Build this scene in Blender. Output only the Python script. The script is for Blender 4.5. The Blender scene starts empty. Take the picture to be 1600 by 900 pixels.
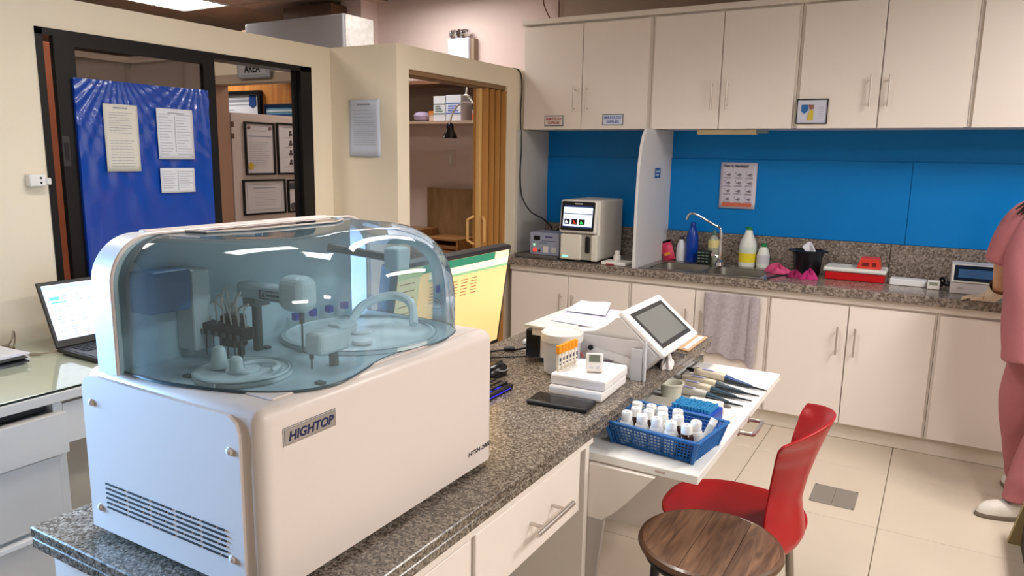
import bpy, bmesh, math, random
from mathutils import Vector, Matrix, Euler
random.seed(4)
S = bpy.context.scene
C = S.collection
PI = math.pi

# ------------------------------------------------------------------ camera
H = 1.45
cam_d = bpy.data.cameras.new('camera')
cam = bpy.data.objects.new('camera', cam_d); C.objects.link(cam)
yaw, pitch, roll = map(math.radians, (30.14536874, 10.12122076, 0.94438155))
F = Vector((-math.sin(yaw)*math.cos(pitch), math.cos(yaw)*math.cos(pitch), -math.sin(pitch)))
R0 = Vector((math.cos(yaw), math.sin(yaw), 0)); U0 = R0.cross(F)
RR = math.cos(roll)*R0 + math.sin(roll)*U0; UU = RR.cross(F)
m = Matrix((RR, UU, -F)).transposed().to_4x4(); m.translation = (0, 0, H)
cam.matrix_world = m
cam_d.sensor_width = 36; cam_d.lens = 36*1150.12/1600; cam_d.clip_start = 0.02; cam_d.clip_end = 60
S.camera = cam

# ------------------------------------------------------------------ world, exposure
w = bpy.data.worlds.new('world'); S.world = w; w.use_nodes = True
w.node_tree.nodes['Background'].inputs[0].default_value = (0.9, 0.93, 1, 1)
w.node_tree.nodes['Background'].inputs[1].default_value = 0.15
S.view_settings.view_transform = 'Standard'; S.view_settings.look = 'None'
S.view_settings.gamma = 1; S.view_settings.use_curve_mapping = False
S.view_settings.exposure = 0.27

# ------------------------------------------------------------------ lamps
def area(name, loc, sx, sy, power, col, rot=(0, 0, 0), spread=180):
    l = bpy.data.lights.new(name, 'AREA'); l.shape = 'RECTANGLE'; l.size = sx; l.size_y = sy
    l.energy = power; l.color = col; l.spread = math.radians(spread)
    o = bpy.data.objects.new(name, l); C.objects.link(o); o.location = loc; o.rotation_euler = rot
    return o
WARM = (1, .925, .83); NEUT = (1, .955, .915); COOL = (.30, .58, 1)
FIX = [  # x, y, size x, size y, power, colour   (recessed troffers, z 2.6)
    (1.05, 2.85, .3, 1.2, 44, NEUT), (-1.15, 2.45, .3, 1.2, 13, NEUT),
    (1.35, 0.75, .3, 1.2, 34, NEUT), (-1.65, 1.45, .3, 1.2, 9.5, NEUT),
    (-5.35, 3.9, .56, .56, 20, NEUT), (-3.15, 4.05, .56, .56, 9, NEUT), (-3.6, 1.2, .56, .56, 18, WARM)]
for i, (x, y, sx, sy, p, c) in enumerate(FIX):
    area('troffer_light', (x, y, 2.565), sx*.9, sy*.9, p, c, spread=172 if i in (0, 2) else (142 if x > -2.5 else 176))
# added cool lamp by the left wall, tinting the analyser's side; no window there
area('added_cool_light', (-2.84, 0.30, 1.20), .7, .6, 40, COOL, (0, math.radians(-88), math.radians(8)), 80)

# ------------------------------------------------------------------ materials
def lin(c):
    c = c/255.0
    return c/12.92 if c <= .04045 else ((c+.055)/1.055)**2.4
def rgb(r, g, b): return (lin(r), lin(g), lin(b), 1)
MATS = {}
def M(name, col, rough=.5, metal=0, bump=0, bscale=200, emit=0, coat=0, var=0, vscale=3, trans=0, spec=.5, ior=1.45):
    if name in MATS: return MATS[name]
    mt = bpy.data.materials.new(name); mt.use_nodes = True
    nt = mt.node_tree; b = nt.nodes['Principled BSDF']
    c = rgb(*col)
    b.inputs['Base Color'].default_value = c; b.inputs['Roughness'].default_value = rough
    b.inputs['Metallic'].default_value = metal; b.inputs['Coat Weight'].default_value = coat
    b.inputs['Coat Roughness'].default_value = .08
    b.inputs['Transmission Weight'].default_value = trans; b.inputs['IOR'].default_value = ior
    b.inputs['Specular IOR Level'].default_value = spec
    if emit:
        b.inputs['Emission Color'].default_value = c; b.inputs['Emission Strength'].default_value = emit
    tc = nt.nodes.new('ShaderNodeTexCoord')
    if var:
        n = nt.nodes.new('ShaderNodeTexNoise'); n.inputs['Scale'].default_value = vscale; n.inputs['Detail'].default_value = 5
        nt.links.new(tc.outputs['Object'], n.inputs['Vector'])
        r = nt.nodes.new('ShaderNodeValToRGB')
        r.color_ramp.elements[0].color = tuple(v*(1-var) for v in c[:3])+(1,)
        r.color_ramp.elements[1].color = tuple(min(1, v*(1+var)) for v in c[:3])+(1,)
        r.color_ramp.elements[0].position = .3; r.color_ramp.elements[1].position = .7
        nt.links.new(n.outputs['Fac'], r.inputs[0]); nt.links.new(r.outputs[0], b.inputs['Base Color'])
    if bump:
        n = nt.nodes.new('ShaderNodeTexNoise'); n.inputs['Scale'].default_value = bscale
        nt.links.new(tc.outputs['Object'], n.inputs['Vector'])
        bp = nt.nodes.new('ShaderNodeBump'); bp.inputs['Strength'].default_value = bump; bp.inputs['Distance'].default_value = .002
        nt.links.new(n.outputs['Fac'], bp.inputs['Height']); nt.links.new(bp.outputs[0], b.inputs['Normal'])
    MATS[name] = mt
    return mt
def granite(name, cols, scale, rough):
    mt = bpy.data.materials.new(name); mt.use_nodes = True; nt = mt.node_tree; b = nt.nodes['Principled BSDF']
    tc = nt.nodes.new('ShaderNodeTexCoord')
    v = nt.nodes.new('ShaderNodeTexVoronoi'); v.inputs['Scale'].default_value = scale
    n = nt.nodes.new('ShaderNodeTexNoise'); n.inputs['Scale'].default_value = scale*.9; n.inputs['Detail'].default_value = 6; n.inputs['Roughness'].default_value = .75
    nt.links.new(tc.outputs['Object'], v.inputs['Vector']); nt.links.new(tc.outputs['Object'], n.inputs['Vector'])
    sep = nt.nodes.new('ShaderNodeSeparateColor'); nt.links.new(v.outputs['Color'], sep.inputs[0])
    mx = nt.nodes.new('ShaderNodeMath'); mx.operation = 'MULTIPLY_ADD'; mx.inputs[1].default_value = .45
    nt.links.new(sep.outputs[0], mx.inputs[0])
    m2 = nt.nodes.new('ShaderNodeMath'); m2.operation = 'MULTIPLY'; m2.inputs[1].default_value = .55
    nt.links.new(n.outputs['Fac'], m2.inputs[0]); nt.links.new(m2.outputs[0], mx.inputs[2])
    r = nt.nodes.new('ShaderNodeValToRGB'); cr = r.color_ramp
    pos = [.2, .38, .52, .66, .8]
    cr.elements[0].position = pos[0]; cr.elements[0].color = rgb(*cols[0])
    cr.elements[1].position = pos[4]; cr.elements[1].color = rgb(*cols[4])
    for p_, c_ in zip(pos[1:4], cols[1:4]):
        e = cr.elements.new(p_); e.color = rgb(*c_)
    nt.links.new(mx.outputs[0], r.inputs[0]); nt.links.new(r.outputs[0], b.inputs['Base Color'])
    b.inputs['Roughness'].default_value = rough
    MATS[name] = mt
    return mt
def woodmat(name, c1, c2, scale=(3, 40, 40), rough=.45, coat=0):
    mt = bpy.data.materials.new(name); mt.use_nodes = True; nt = mt.node_tree; b = nt.nodes['Principled BSDF']
    tc = nt.nodes.new('ShaderNodeTexCoord'); mp = nt.nodes.new('ShaderNodeMapping'); mp.inputs['Scale'].default_value = scale
    n = nt.nodes.new('ShaderNodeTexNoise'); n.inputs['Scale'].default_value = 1; n.inputs['Detail'].default_value = 8; n.inputs['Distortion'].default_value = 1.2
    r = nt.nodes.new('ShaderNodeValToRGB'); r.color_ramp.elements[0].color = rgb(*c1); r.color_ramp.elements[1].color = rgb(*c2)
    r.color_ramp.elements[0].position = .35; r.color_ramp.elements[1].position = .65
    nt.links.new(tc.outputs['Object'], mp.inputs[0]); nt.links.new(mp.outputs[0], n.inputs['Vector'])
    nt.links.new(n.outputs['Fac'], r.inputs[0]); nt.links.new(r.outputs[0], b.inputs['Base Color'])
    b.inputs['Roughness'].default_value = rough; b.inputs['Coat Weight'].default_value = coat
    bp = nt.nodes.new('ShaderNodeBump'); bp.inputs['Strength'].default_value = .25; bp.inputs['Distance'].default_value = .001
    nt.links.new(n.outputs['Fac'], bp.inputs['Height']); nt.links.new(bp.outputs[0], b.inputs['Normal'])
    MATS[name] = mt
    return mt
def sheet(name, tint, gloss=.12, ior=1.5, rough=.01, diff=0, dcol=(.8, .8, .8)):
    """thin clear sheet: tinted transparent + fresnel gloss (+ a little haze)"""
    mt = bpy.data.materials.new(name); mt.use_nodes = True; nt = mt.node_tree; nt.nodes.clear()
    o = nt.nodes.new('ShaderNodeOutputMaterial'); t = nt.nodes.new('ShaderNodeBsdfTransparent'); t.inputs[0].default_value = (*tint, 1)
    g = nt.nodes.new('ShaderNodeBsdfGlossy'); g.inputs['Roughness'].default_value = rough
    f = nt.nodes.new('ShaderNodeFresnel'); f.inputs[0].default_value = ior
    mx = nt.nodes.new('ShaderNodeMixShader'); nt.links.new(f.outputs[0], mx.inputs[0])
    base = t
    if diff:
        d = nt.nodes.new('ShaderNodeBsdfDiffuse'); d.inputs[0].default_value = (*dcol, 1)
        m0 = nt.nodes.new('ShaderNodeMixShader'); m0.inputs[0].default_value = diff
        nt.links.new(t.outputs[0], m0.inputs[1]); nt.links.new(d.outputs[0], m0.inputs[2]); base = m0
    nt.links.new(base.outputs[0], mx.inputs[1]); nt.links.new(g.outputs[0], mx.inputs[2]); nt.links.new(mx.outputs[0], o.inputs[0])
    MATS[name] = mt
    return mt

cream = M('cream_paint', (238, 224, 200), .75, bump=.25, bscale=180, var=.02)
pink = M('pink_paint', (226, 206, 200), .75, bump=.25, bscale=180)
tan = M('tan_paint', (176, 158, 142), .75, bump=.2)
greywall = M('taupe_paint', (168, 154, 146), .7, bump=.2)
white_lam = M('white_laminate', (236, 225, 217), .38, var=.012, vscale=2)
white_frame = M('white_frame_laminate', (230, 220, 211), .42)
white_desk = M('white_desk_paint', (200, 196, 189), .45, var=.02)
blue_wall = M('blue_paint', (0, 122, 200), .35, var=.03, vscale=2, spec=.3)
steel = M('steel', (212, 204, 196), .34, .9)
chrome = M('chrome', (225, 225, 228), .08, 1)
black = M('black_plastic', (18, 18, 20), .35)
black_alu = M('black_aluminium', (26, 24, 24), .35, .3)
white_pl = M('white_plastic', (236, 232, 228), .35)
paper = M('paper', (216, 216, 222), .8, bump=.3, bscale=40)
ink = M('ink', (70, 70, 78), .8)
inkl = M('pale_ink', (150, 150, 158), .8)
mach = M('machine_white', (228, 215, 208), .32, bump=.05, bscale=700)
gran = granite('island_granite', [(42, 36, 31), (84, 74, 64), (116, 105, 93), (142, 130, 117), (176, 164, 150)], 250, .24)
gran2 = granite('bench_granite', [(78, 68, 62), (108, 97, 88), (130, 118, 109), (150, 138, 128), (176, 164, 154)], 110, .2)
tilem = M('floor_tile', (204, 190, 172), .28, var=.035, vscale=2.2)
ceilm = M('ceiling_tile_face', (204, 182, 166), .9, bump=.6, bscale=90)

# ------------------------------------------------------------------ geometry helpers
class B:
    def __init__(s): s.v = []; s.f = []; s.sm = False
    def add(s, vs, fs):
        n = len(s.v); s.v += [Vector(v) for v in vs]; s.f += [tuple(i+n for i in f) for f in fs]; return s
    def box(s, x0, x1, y0, y1, z0, z1, bev=0, seg=2, M_=None, flatbase=False):
        bm = bmesh.new(); bmesh.ops.create_cube(bm, size=1)
        for v in bm.verts: v.co = Vector(((x0+x1)/2+v.co.x*(x1-x0), (y0+y1)/2+v.co.y*(y1-y0), (z0+z1)/2+v.co.z*(z1-z0)))
        if bev: bmesh.ops.bevel(bm, geom=[e for e in bm.edges if not (flatbase and all(v.co.z < z0+1e-6 for v in e.verts))], offset=bev, segments=seg, profile=.5, affect='EDGES')
        if M_ is not None: bmesh.ops.transform(bm, matrix=M_, verts=bm.verts)
        bm.verts.index_update()
        s.add([v.co.copy() for v in bm.verts], [[v.index for v in f.verts] for f in bm.faces]); bm.free(); return s
    def prism(s, poly, axis, a, b):
        """poly: 2D points in the plane of the other two axes (kept in xyz order)"""
        n = len(poly)
        def P(p, t): return {'x': (t, p[0], p[1]), 'y': (p[0], t, p[1]), 'z': (p[0], p[1], t)}[axis]
        vs = [P(p, a) for p in poly]+[P(p, b) for p in poly]
        return s.add(vs, [list(range(n))[::-1], list(range(n, 2*n))]+[(i, (i+1) % n, n+(i+1) % n, n+i) for i in range(n)])
    def tube(s, pts, r, seg=8, cap=True):
        pts = [Vector(p) for p in pts]; n = len(pts); rs = r if isinstance(r, (list, tuple)) else [r]*n
        rings = []; up = None
        for i, p in enumerate(pts):
            d = (pts[min(i+1, n-1)]-pts[max(i-1, 0)]).normalized()
            if up is None: up = Vector((0, 0, 1)) if abs(d.z) < .9 else Vector((1, 0, 0))
            a = d.cross(up).normalized(); up = a.cross(d).normalized()
            rings.append([p+rs[i]*(math.cos(t)*a+math.sin(t)*up) for t in [2*PI*k/seg for k in range(seg)]])
        vs = [v for r_ in rings for v in r_]
        fs = [(i*seg+k, i*seg+(k+1) % seg, (i+1)*seg+(k+1) % seg, (i+1)*seg+k) for i in range(n-1) for k in range(seg)]
        if cap: fs += [list(range(seg))[::-1], list(range((n-1)*seg, n*seg))]
        s.sm = True
        return s.add(vs, fs)
    def cyl(s, c, r, h, axis='z', seg=20, r2=None):
        c = Vector(c); d = {'x': Vector((1, 0, 0)), 'y': Vector((0, 1, 0)), 'z': Vector((0, 0, 1))}[axis]
        return s.tube([c, c+d*h], [r, r if r2 is None else r2], seg)
    def lathe(s, prof, c=(0, 0, 0), seg=24, sx=1, sy=1):
        cx, cy, cz = c; vs = []
        for r, z in prof: vs += [(cx+r*sx*math.cos(2*PI*k/seg), cy+r*sy*math.sin(2*PI*k/seg), cz+z) for k in range(seg)]
        n = len(prof)
        fs = [(i*seg+k, i*seg+(k+1) % seg, (i+1)*seg+(k+1) % seg, (i+1)*seg+k) for i in range(n-1) for k in range(seg)]
        fs += [list(range(seg))[::-1], list(range((n-1)*seg, n*seg))]
        s.sm = True
        return s.add(vs, fs)
    def grid(s, fn, nu, nv):
        vs = [fn(i/nu, j/nv) for j in range(nv+1) for i in range(nu+1)]
        fs = [(j*(nu+1)+i, j*(nu+1)+i+1, (j+1)*(nu+1)+i+1, (j+1)*(nu+1)+i) for j in range(nv) for i in range(nu)]
        s.sm = True
        return s.add(vs, fs)
OFF = {}
def O(name, b, mt, parent=None, local=False, smooth=None, ang=40, xf=None):
    """link one mesh object; world coordinates unless local"""
    off = Vector((0, 0, 0))
    if parent is not None and not local: off = OFF.get(parent.name, off)
    me = bpy.data.meshes.new(name)
    vs = [(xf @ v if xf is not None else v)-off for v in b.v]
    if parent is None:
        c = Vector(((min(v.x for v in vs)+max(v.x for v in vs))/2, (min(v.y for v in vs)+max(v.y for v in vs))/2, min(v.z for v in vs)))
        vs = [v-c for v in vs]
    me.from_pydata([tuple(v) for v in vs], [], b.f); me.update()
    bm = bmesh.new(); bm.from_mesh(me); bmesh.ops.recalc_face_normals(bm, faces=bm.faces)
    if smooth or (smooth is None and b.sm):
        for f in bm.faces: f.smooth = True
        for e in bm.edges:
            if len(e.link_faces) == 2 and e.calc_face_angle(0) > math.radians(ang): e.smooth = False
    bm.to_mesh(me); bm.free()
    me.materials.append(mt)
    o = bpy.data.objects.new(name, me); C.objects.link(o)
    if parent is not None: o.parent = parent
    else: o.location = c; OFF[o.name] = c
    if parent is not None: OFF[o.name] = off
    return o
def T(name, label, cat, loc=(0, 0, 0), rz=0, group=None):
    o = bpy.data.objects.new(name, None); C.objects.link(o); o.location = loc; o.rotation_euler = (0, 0, rz)
    o.empty_display_size = .05
    o['label'] = label; o['category'] = cat
    if group: o['group'] = group
    OFF[o.name] = Vector(loc)
    return o
def tag(o, label, cat, group=None):
    o['label'] = label; o['category'] = cat
    if group: o['group'] = group
    return o
def struct(o): o['kind'] = 'structure'; return o
def lab(o, l): o['label'] = l; return o
def stuff(o): o['kind'] = 'stuff'; return o
def dup(root, loc=None, rz=None, label=None):
    r = root.copy(); C.objects.link(r)
    if loc is not None: r.location = loc
    if rz is not None: r.rotation_euler = (0, 0, rz)
    if label: r['label'] = label
    for ch in list(root.children):
        c = ch.copy(); C.objects.link(c); c.parent = r
        for g in ch.children:
            d = g.copy(); C.objects.link(d); d.parent = c
    return r
def again(o, loc, parent=None):
    c = o.copy(); C.objects.link(c); c.location = loc
    if parent is not None: c.parent = parent
    return c
ROT = {'x': (PI/2, 0, PI/2), '-y': (PI/2, 0, 0), 'z': (0, 0, 0), 'zx': (0, 0, PI/2)}
def text(parent, s_, loc, w_, h_, mt, face='x', name='lettering', shear=0, rot=None, local=False, bold=.03):
    """flat lettering centred at loc; w_, h_ wanted size"""
    cu = bpy.data.curves.new(name, 'FONT'); cu.body = s_; cu.align_x = 'CENTER'; cu.align_y = 'CENTER'
    cu.size = 1; cu.extrude = .0004/max(h_, .001) if False else 0.0; cu.shear = shear; cu.offset = bold
    cu.resolution_u = 3
    o = bpy.data.objects.new(name, cu); C.objects.link(o); cu.materials.append(mt)
    bpy.context.view_layer.update()
    d = o.dimensions
    sx = w_/max(d.x, 1e-4); sy = h_/max(d.y, 1e-4)
    off = OFF.get(parent.name, Vector((0, 0, 0))) if (parent is not None and not local) else Vector((0, 0, 0))
    me = bpy.data.meshes.new_from_object(o.evaluated_get(bpy.context.evaluated_depsgraph_get()))
    bpy.data.objects.remove(o); bpy.data.curves.remove(cu)
    cx_, cy_ = (max(v.co.x for v in me.vertices)+min(v.co.x for v in me.vertices))/2, (max(v.co.y for v in me.vertices)+min(v.co.y for v in me.vertices))/2
    for v in me.vertices: v.co.x = (v.co.x-cx_)*sx; v.co.y = (v.co.y-cy_)*sy
    o = bpy.data.objects.new(name, me); C.objects.link(o)
    if not me.materials: me.materials.append(mt)
    o.rotation_euler = rot if rot else ROT[face]; o.location = Vector(loc)-off
    if parent is not None: o.parent = parent
    return o
def plane_pt(face, o, u, v, d):
    """point on a face: o origin, u along the reading direction, v up, d outwards"""
    o = Vector(o)
    if face == 'x': return o+Vector((d, u, v))
    if face == '-y': return o+Vector((u, -d, v))
    return o+Vector((u, v, d))
def rect(b, face, o, u0, u1, v0, v1, d0, d1):
    p = plane_pt(face, o, u0, v0, d0); q = plane_pt(face, o, u1, v1, d1)
    return b.box(min(p.x, q.x), max(p.x, q.x), min(p.y, q.y), max(p.y, q.y), min(p.z, q.z), max(p.z, q.z))
def print_lines(parent, face, o, rows, mt=None, d=.0012, th=.0022, name='print'):
    """rows: (u0,u1,v[,thickness]) little bars of print, joined into one flat piece"""
    b = B()
    for r in rows: rect(b, face, o, r[0], r[1], r[2], r[2]+(r[3] if len(r) > 3 else th), d-.0004, d)
    return stuff(O(name, b, mt or inkl, parent))
def text_rows(u0, u1, v1, v0, n, ragged=.25, th=.002):
    out = []
    for i in range(n):
        v = v1+(v0-v1)*i/max(1, n-1)
        e = u1-(u1-u0)*random.random()*ragged
        x = u0
        while x < e:
            l = random.uniform(.06, .2)*(u1-u0); out.append((x, min(x+l, e), v, th)); x += l+.02*(u1-u0)
    return out
def ring_path(c, r, a0, a1, n, plane='xy'):
    pts = []
    for i in range(n+1):
        a = a0+(a1-a0)*i/n; u, v = r*math.cos(a), r*math.sin(a)
        pts.append((c[0]+u, c[1]+v, c[2]) if plane == 'xy' else ((c[0]+u, c[1], c[2]+v) if plane == 'xz' else (c[0], c[1]+u, c[2]+v)))
    return pts
def smooth(pts, n=6):
    P = [Vector(p) for p in pts]; out = []
    for i in range(len(P)-1):
        p0, p1, p2, p3 = P[max(i-1, 0)], P[i], P[i+1], P[min(i+2, len(P)-1)]
        for k in range(n):
            t = k/n
            out.append(.5*((2*p1)+(p2-p0)*t+(2*p0-5*p1+4*p2-p3)*t*t+(3*p1-p0-3*p2+p3)*t**3))
    out.append(P[-1]); return out

# ================================================================== THE SETTING
# floor slab, tiles
struct(O('floor', B().box(-9, 2.6, -2.2, 6.6, -.06, -.006), M('grout', (150, 138, 122), .8)))
fl = bpy.data.objects['floor']
tb = B().box(-.2985, .2985, -.2985, .2985, -.0055, 0, .0012, 1)
t0 = None
for i in range(-5, 5):
    for j in range(-6, 3):
        cx, cy = -.0966+.3+.6*i, 3.728+.3+.6*j
        if cx > 2.5 or cx < -3.2: continue
        if t0 is None:
            t0 = O('tile', tb, tilem, fl, local=True); t0.location = Vector((cx, cy, 0))-OFF['floor']
        else: again(t0, Vector((cx, cy, 0))-OFF['floor'], fl)
# ceiling slab + tiles seen beyond the partition
struct(O('ceiling', B().box(-9, 2.6, -2.2, 6.6, 2.62, 2.7), M('ceiling_grid', (110, 94, 82), .8)))
ce = bpy.data.objects['ceiling']
cb = B().box(-.294, .294, -.294, .294, 2.6, 2.612)
t0 = None
lights_at = [(-5.35, 3.9)]
for i in range(-14, 1):
    for j in range(3, 13):
        cx, cy = -5.35+.6*(i+8), 3.9+.6*(j-6)
        if cx > -1.2 or cx < -8.9 or cy > 6.4: continue
        if abs(cx+5.35) < .1 and abs(cy-3.9) < .1: continue
        if (abs(cx+3.15) < .57 and abs(cy-4.05) < .57): continue
        if t0 is None:
            t0 = O('ceiling_tile', cb, ceilm, ce, local=True); t0.location = Vector((cx, cy, 0))-Vector((OFF['ceiling'].x, OFF['ceiling'].y, OFF['ceiling'].z))
            zl = t0.location.z
        else: again(t0, Vector((cx-OFF['ceiling'].x, cy-OFF['ceiling'].y, zl)), ce)
# outer walls
struct(O('wall_back', B().box(-3.957, 2.6, 4.66, 4.78, 0, 2.62), pink))
struct(O('wall_back_upper', B().box(-2.37, 2.6, 4.645, 4.659, 2.25, 2.62), tan))
struct(O('pillar', B().box(-4.16, -3.957, 4.47, 4.78, 0, 2.62), pink))
struct(O('wall_far_left', B().box(-9.1, -9, -2.2, 6.6, 0, 2.62), greywall))
struct(O('wall_far_back', B().box(-9, -4.16, 6.5, 6.6, 0, 2.62), tan))
struct(O('wall_right', B().box(2.6, 2.7, -2.2, 4.8, 0, 2.62), cream))
struct(O('wall_front', B().box(-9, 2.7, -2.3, -2.2, 0, 2.62), cream))
# blue painted wall above the bench: a lower board slightly proud of the upper one
struct(O('wall_blue_upper', B().box(-2.42, 2.6, 4.645, 4.659, 1.455, 1.64), blue_wall))
bl = struct(O('wall_blue_lower', B().box(-2.42, -.166, 4.635, 4.659, 1.0, 1.455, .002, 1), blue_wall))
struct(O('wall_blue_right', B().box(-.164, 2.6, 4.635, 4.659, 1.0, 1.455, .002, 1), blue_wall))
# left partition with sliding window
WX0, WX1 = -2.99, -2.89
pw = B().box(WX0, WX1, -2.2, 1.52, 0, 2.0).box(WX0, WX1, 2.87, 3.012, 0, 2.0).box(WX0, WX1, 1.52, 2.87, 0, .79).box(WX0, WX1, 1.52, 2.87, 1.885, 2.0)
struct(O('wall_left', pw, cream))
struct(O('wall_short', B().box(-2.99, -2.44, 3.012, 3.11, 0, 2.0), cream))
struct(O('wall_booth', B().box(-2.54, -2.44, 3.11, 4.103, 1.885, 2.0).box(-2.54, -2.44, 4.103, 4.659, 0, 2.0), cream))
struct(O('trim_door_head', B().box(-2.53, -2.452, 3.11, 4.103, 1.86, 1.885), M('brown_wood', (140, 108, 74), .5)))
struct(O('baseboard_bench', B().box(-2.40, 2.5, 4.11, 4.14, 0, .085, .004, 1), M('curb_paint', (222, 212, 198), .6, bump=.5, bscale=60)))

# sliding window
wn = struct(O('window_1', B().box(-2.985, -2.885, 1.52, 1.545, .80, 1.885).box(-2.925, -2.885, 2.795, 2.87, .80, 1.885)
              .box(-2.985, -2.885, 1.52, 2.87, 1.86, 1.885).box(-2.985, -2.88, 1.52, 2.87, .79, .825), black_alu))
stile = B().box(-2.905, -2.88, 1.578, 1.655, .825, 1.86).box(-2.905, -2.88, 2.215, 2.275, .825, 1.86).box(-2.905, -2.88, 1.655, 2.215, 1.83, 1.86).box(-2.905, -2.88, 1.655, 2.215, .825, .86)
O('sliding_sash', stile, black_alu, wn)
O('rear_sash', B().box(-2.935, -2.915, 2.775, 2.795, .825, 1.86), black_alu, wn)
O('pane', B().box(-2.894, -2.890, 1.655, 2.215, .86, 1.83), sheet('tinted_glass', (.68, .63, .60), rough=.03), wn)
hl = O('sash_handle', B().box(-2.88, -2.874, 1.575, 1.605, 1.385, 1.50, .002, 1), M('dark_grey', (48, 46, 46), .4), wn)
O('finger_slot', B().box(-2.874, -2.8725, 1.583, 1.597, 1.41, 1.475), black, wn)

# ---- room beyond the window
struct(O('wall_corridor_side', B().box(-4.6, -4.5, -2.2, 2.93, 0, 1.985), greywall))
struct(O('wall_corridor_end', B().box(-4.6, -3.79, 2.93, 3.02, 0, 1.985), greywall))
struct(O('trim_moulding_side', B().box(-4.62, -4.47, -2.2, 2.96, 1.985, 2.02), white_frame))
struct(O('trim_moulding_end', B().box(-4.62, -3.0, 2.90, 3.04, 1.985, 2.02), white_frame))
struct(O('trim_post', B().box(-3.79, -3.75, 2.945, 3.05, 0, 1.84), M('brown_trim', (168, 128, 104), .6)))
struct(O('trim_header', B().box(-3.79, -2.99, 2.95, 3.05, 1.835, 1.885), M('header_paint', (178, 158, 136), .6)))
struct(O('wall_over_header', B().box(-3.79, -2.99, 2.96, 3.05, 1.885, 1.985), cream))
dr = struct(O('door_1', B().box(-3.79, -3.752, 3.06, 3.95, 0, 1.685, .003, 1), M('door_pink', (204, 184, 174), .55)))
O('hinge', B().cyl((-3.746, 3.066, 1.60), .008, .03, seg=8).cyl((-3.746, 3.066, 1.53), .008, .03, seg=8), M('hinge_brown', (110, 78, 60), .5, .5), dr)

def framed(name, label, o, wd, ht, face, fr, fill, rows=(), seal=None, border=False, depth=.014, bw=.012, prints=None, cat='picture'):
    """frame hung on a face; o = lower left corner on the wall"""
    t = T(name, label, cat, plane_pt(face, o, wd/2, 0, 0))
    b = B()
    rect(b, face, o, 0, wd, 0, bw, .001, depth); rect(b, face, o, 0, wd, ht-bw, ht, .001, depth)
    rect(b, face, o, 0, bw, bw, ht-bw, .001, depth); rect(b, face, o, wd-bw, wd, bw, ht-bw, .001, depth)
    O('frame', b, fr, t)
    O('sheet', rect(B(), face, o, bw, wd-bw, bw, ht-bw, .001, depth*.5), fill, t)
    if rows: print_lines(t, face, o, rows, d=depth*.5+.001)
    if border:
        b = B(); i = .03; q = .003; d0, d1 = depth*.5, depth*.5+.001
        rect(b, face, o, i, wd-i, i, i+q, d0, d1); rect(b, face, o, i, wd-i, ht-i-q, ht-i, d0, d1)
        rect(b, face, o, i, i+q, i, ht-i, d0, d1); rect(b, face, o, wd-i-q, wd-i, i, ht-i, d0, d1)
        O('border', b, inkl, t)
    return t
cert = M('certificate', (205, 196, 196), .4, coat=.4)
f1 = framed('framed_certificate', 'tall black-framed certificate with gold seal at lower left, on pink door', (-3.752, 3.15, 1.31), .235, .325, 'x', black, cert,
            [(.07, .17, .27, .004), (.03, .21, .235, .008)]+text_rows(.03, .2, .20, .05, 12), cat='certificate')
O('seal', B().tube([(-3.744, 3.19, 1.365), (-3.741, 3.19, 1.365)], .022, 20), M('gold_seal', (205, 165, 60), .4), f1)
for k in (0, 1): lab(O('crest', B().tube([(-3.744, 3.185+.165*k, 1.60), (-3.7405, 3.185+.165*k, 1.60)], .011, 12), M('crest_ink', (120, 90, 90), .6), f1), 'small round emblem')
f2 = framed('framed_staff_list', 'black-framed sheet with four small portraits in a column', (-3.752, 3.405, 1.31), .235, .33, 'x', black, cert,
            [(.05, .18, .30, .004)]+[(.06, .16, .235-.062*k, .003) for k in range(4)], cat='picture')
for k in range(4):
    zc = 1.31+.262-.062*k
    O('portrait', B().tube([(-3.745, 3.52, zc+.012), (-3.741, 3.52, zc+.012)], .009, 10).box(-3.745, -3.741, 3.507, 3.533, zc-.012, zc+.003), M('portrait_dark', (70, 58, 60), .7), f2)
f3 = framed('framed_certificate', 'wide black-framed certificate with ruled border, under the seal one', (-3.752, 3.12, 1.06), .34, .222, 'x', black, cert,
            [(.08, .26, .165, .006)]+text_rows(.09, .26, .14, .06, 6), border=True, cat='certificate')
f4 = framed('framed_certificate', 'black-framed certificate with dark round stamp and small photo, lower right on door', (-3.752, 3.48, 1.06), .235, .218, 'x', black, cert,
            [(.08, .2, .175, .006)]+text_rows(.09, .2, .14, .05, 6), cat='certificate')
O('stamp', B().tube([(-3.744, 3.525, 1.10), (-3.741, 3.525, 1.10)], .025, 20), M('stamp_ink', (80, 76, 80), .7), f4)
O('photo', B().box(-3.745, -3.741, 3.50, 3.54, 1.215, 1.255), ink, f4)
# wood wall behind the door and its posters
ww = struct(O('wall_wood', B().box(-5.6, -4.20, 4.2, 4.26, 0, 2.04), woodmat('orange_wood', (176, 104, 42), (206, 138, 66), (30, 30, 2))))
p1 = framed('framed_poster', 'white poster in black frame with blue badge, leaning above the pink door', (-5.30, 4.2, 1.55), .54, .385, '-y', black, M('poster_white', (225, 226, 232), .4, coat=.3),
            [(.05, .40, .30, .018), (.05, .40, .275, .006), (.10, .22, .235, .006)], depth=.03, bw=.03, cat='poster')
O('badge', B().prism([(-4.90, 1.90), (-4.82, 1.90), (-4.82, 1.82), (-4.86, 1.80), (-4.90, 1.82)], 'y', 4.184, 4.182), M('badge_blue', (30, 66, 130), .5), p1)
O('illustration', B().lathe([(.055, 0), (.075, .01), (.07, .06), (.04, .09), (.01, .10)], (-5.03, 4.178, 1.66), 16, 1, .04), M('skin_print', (216, 160, 120), .7), p1)
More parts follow.
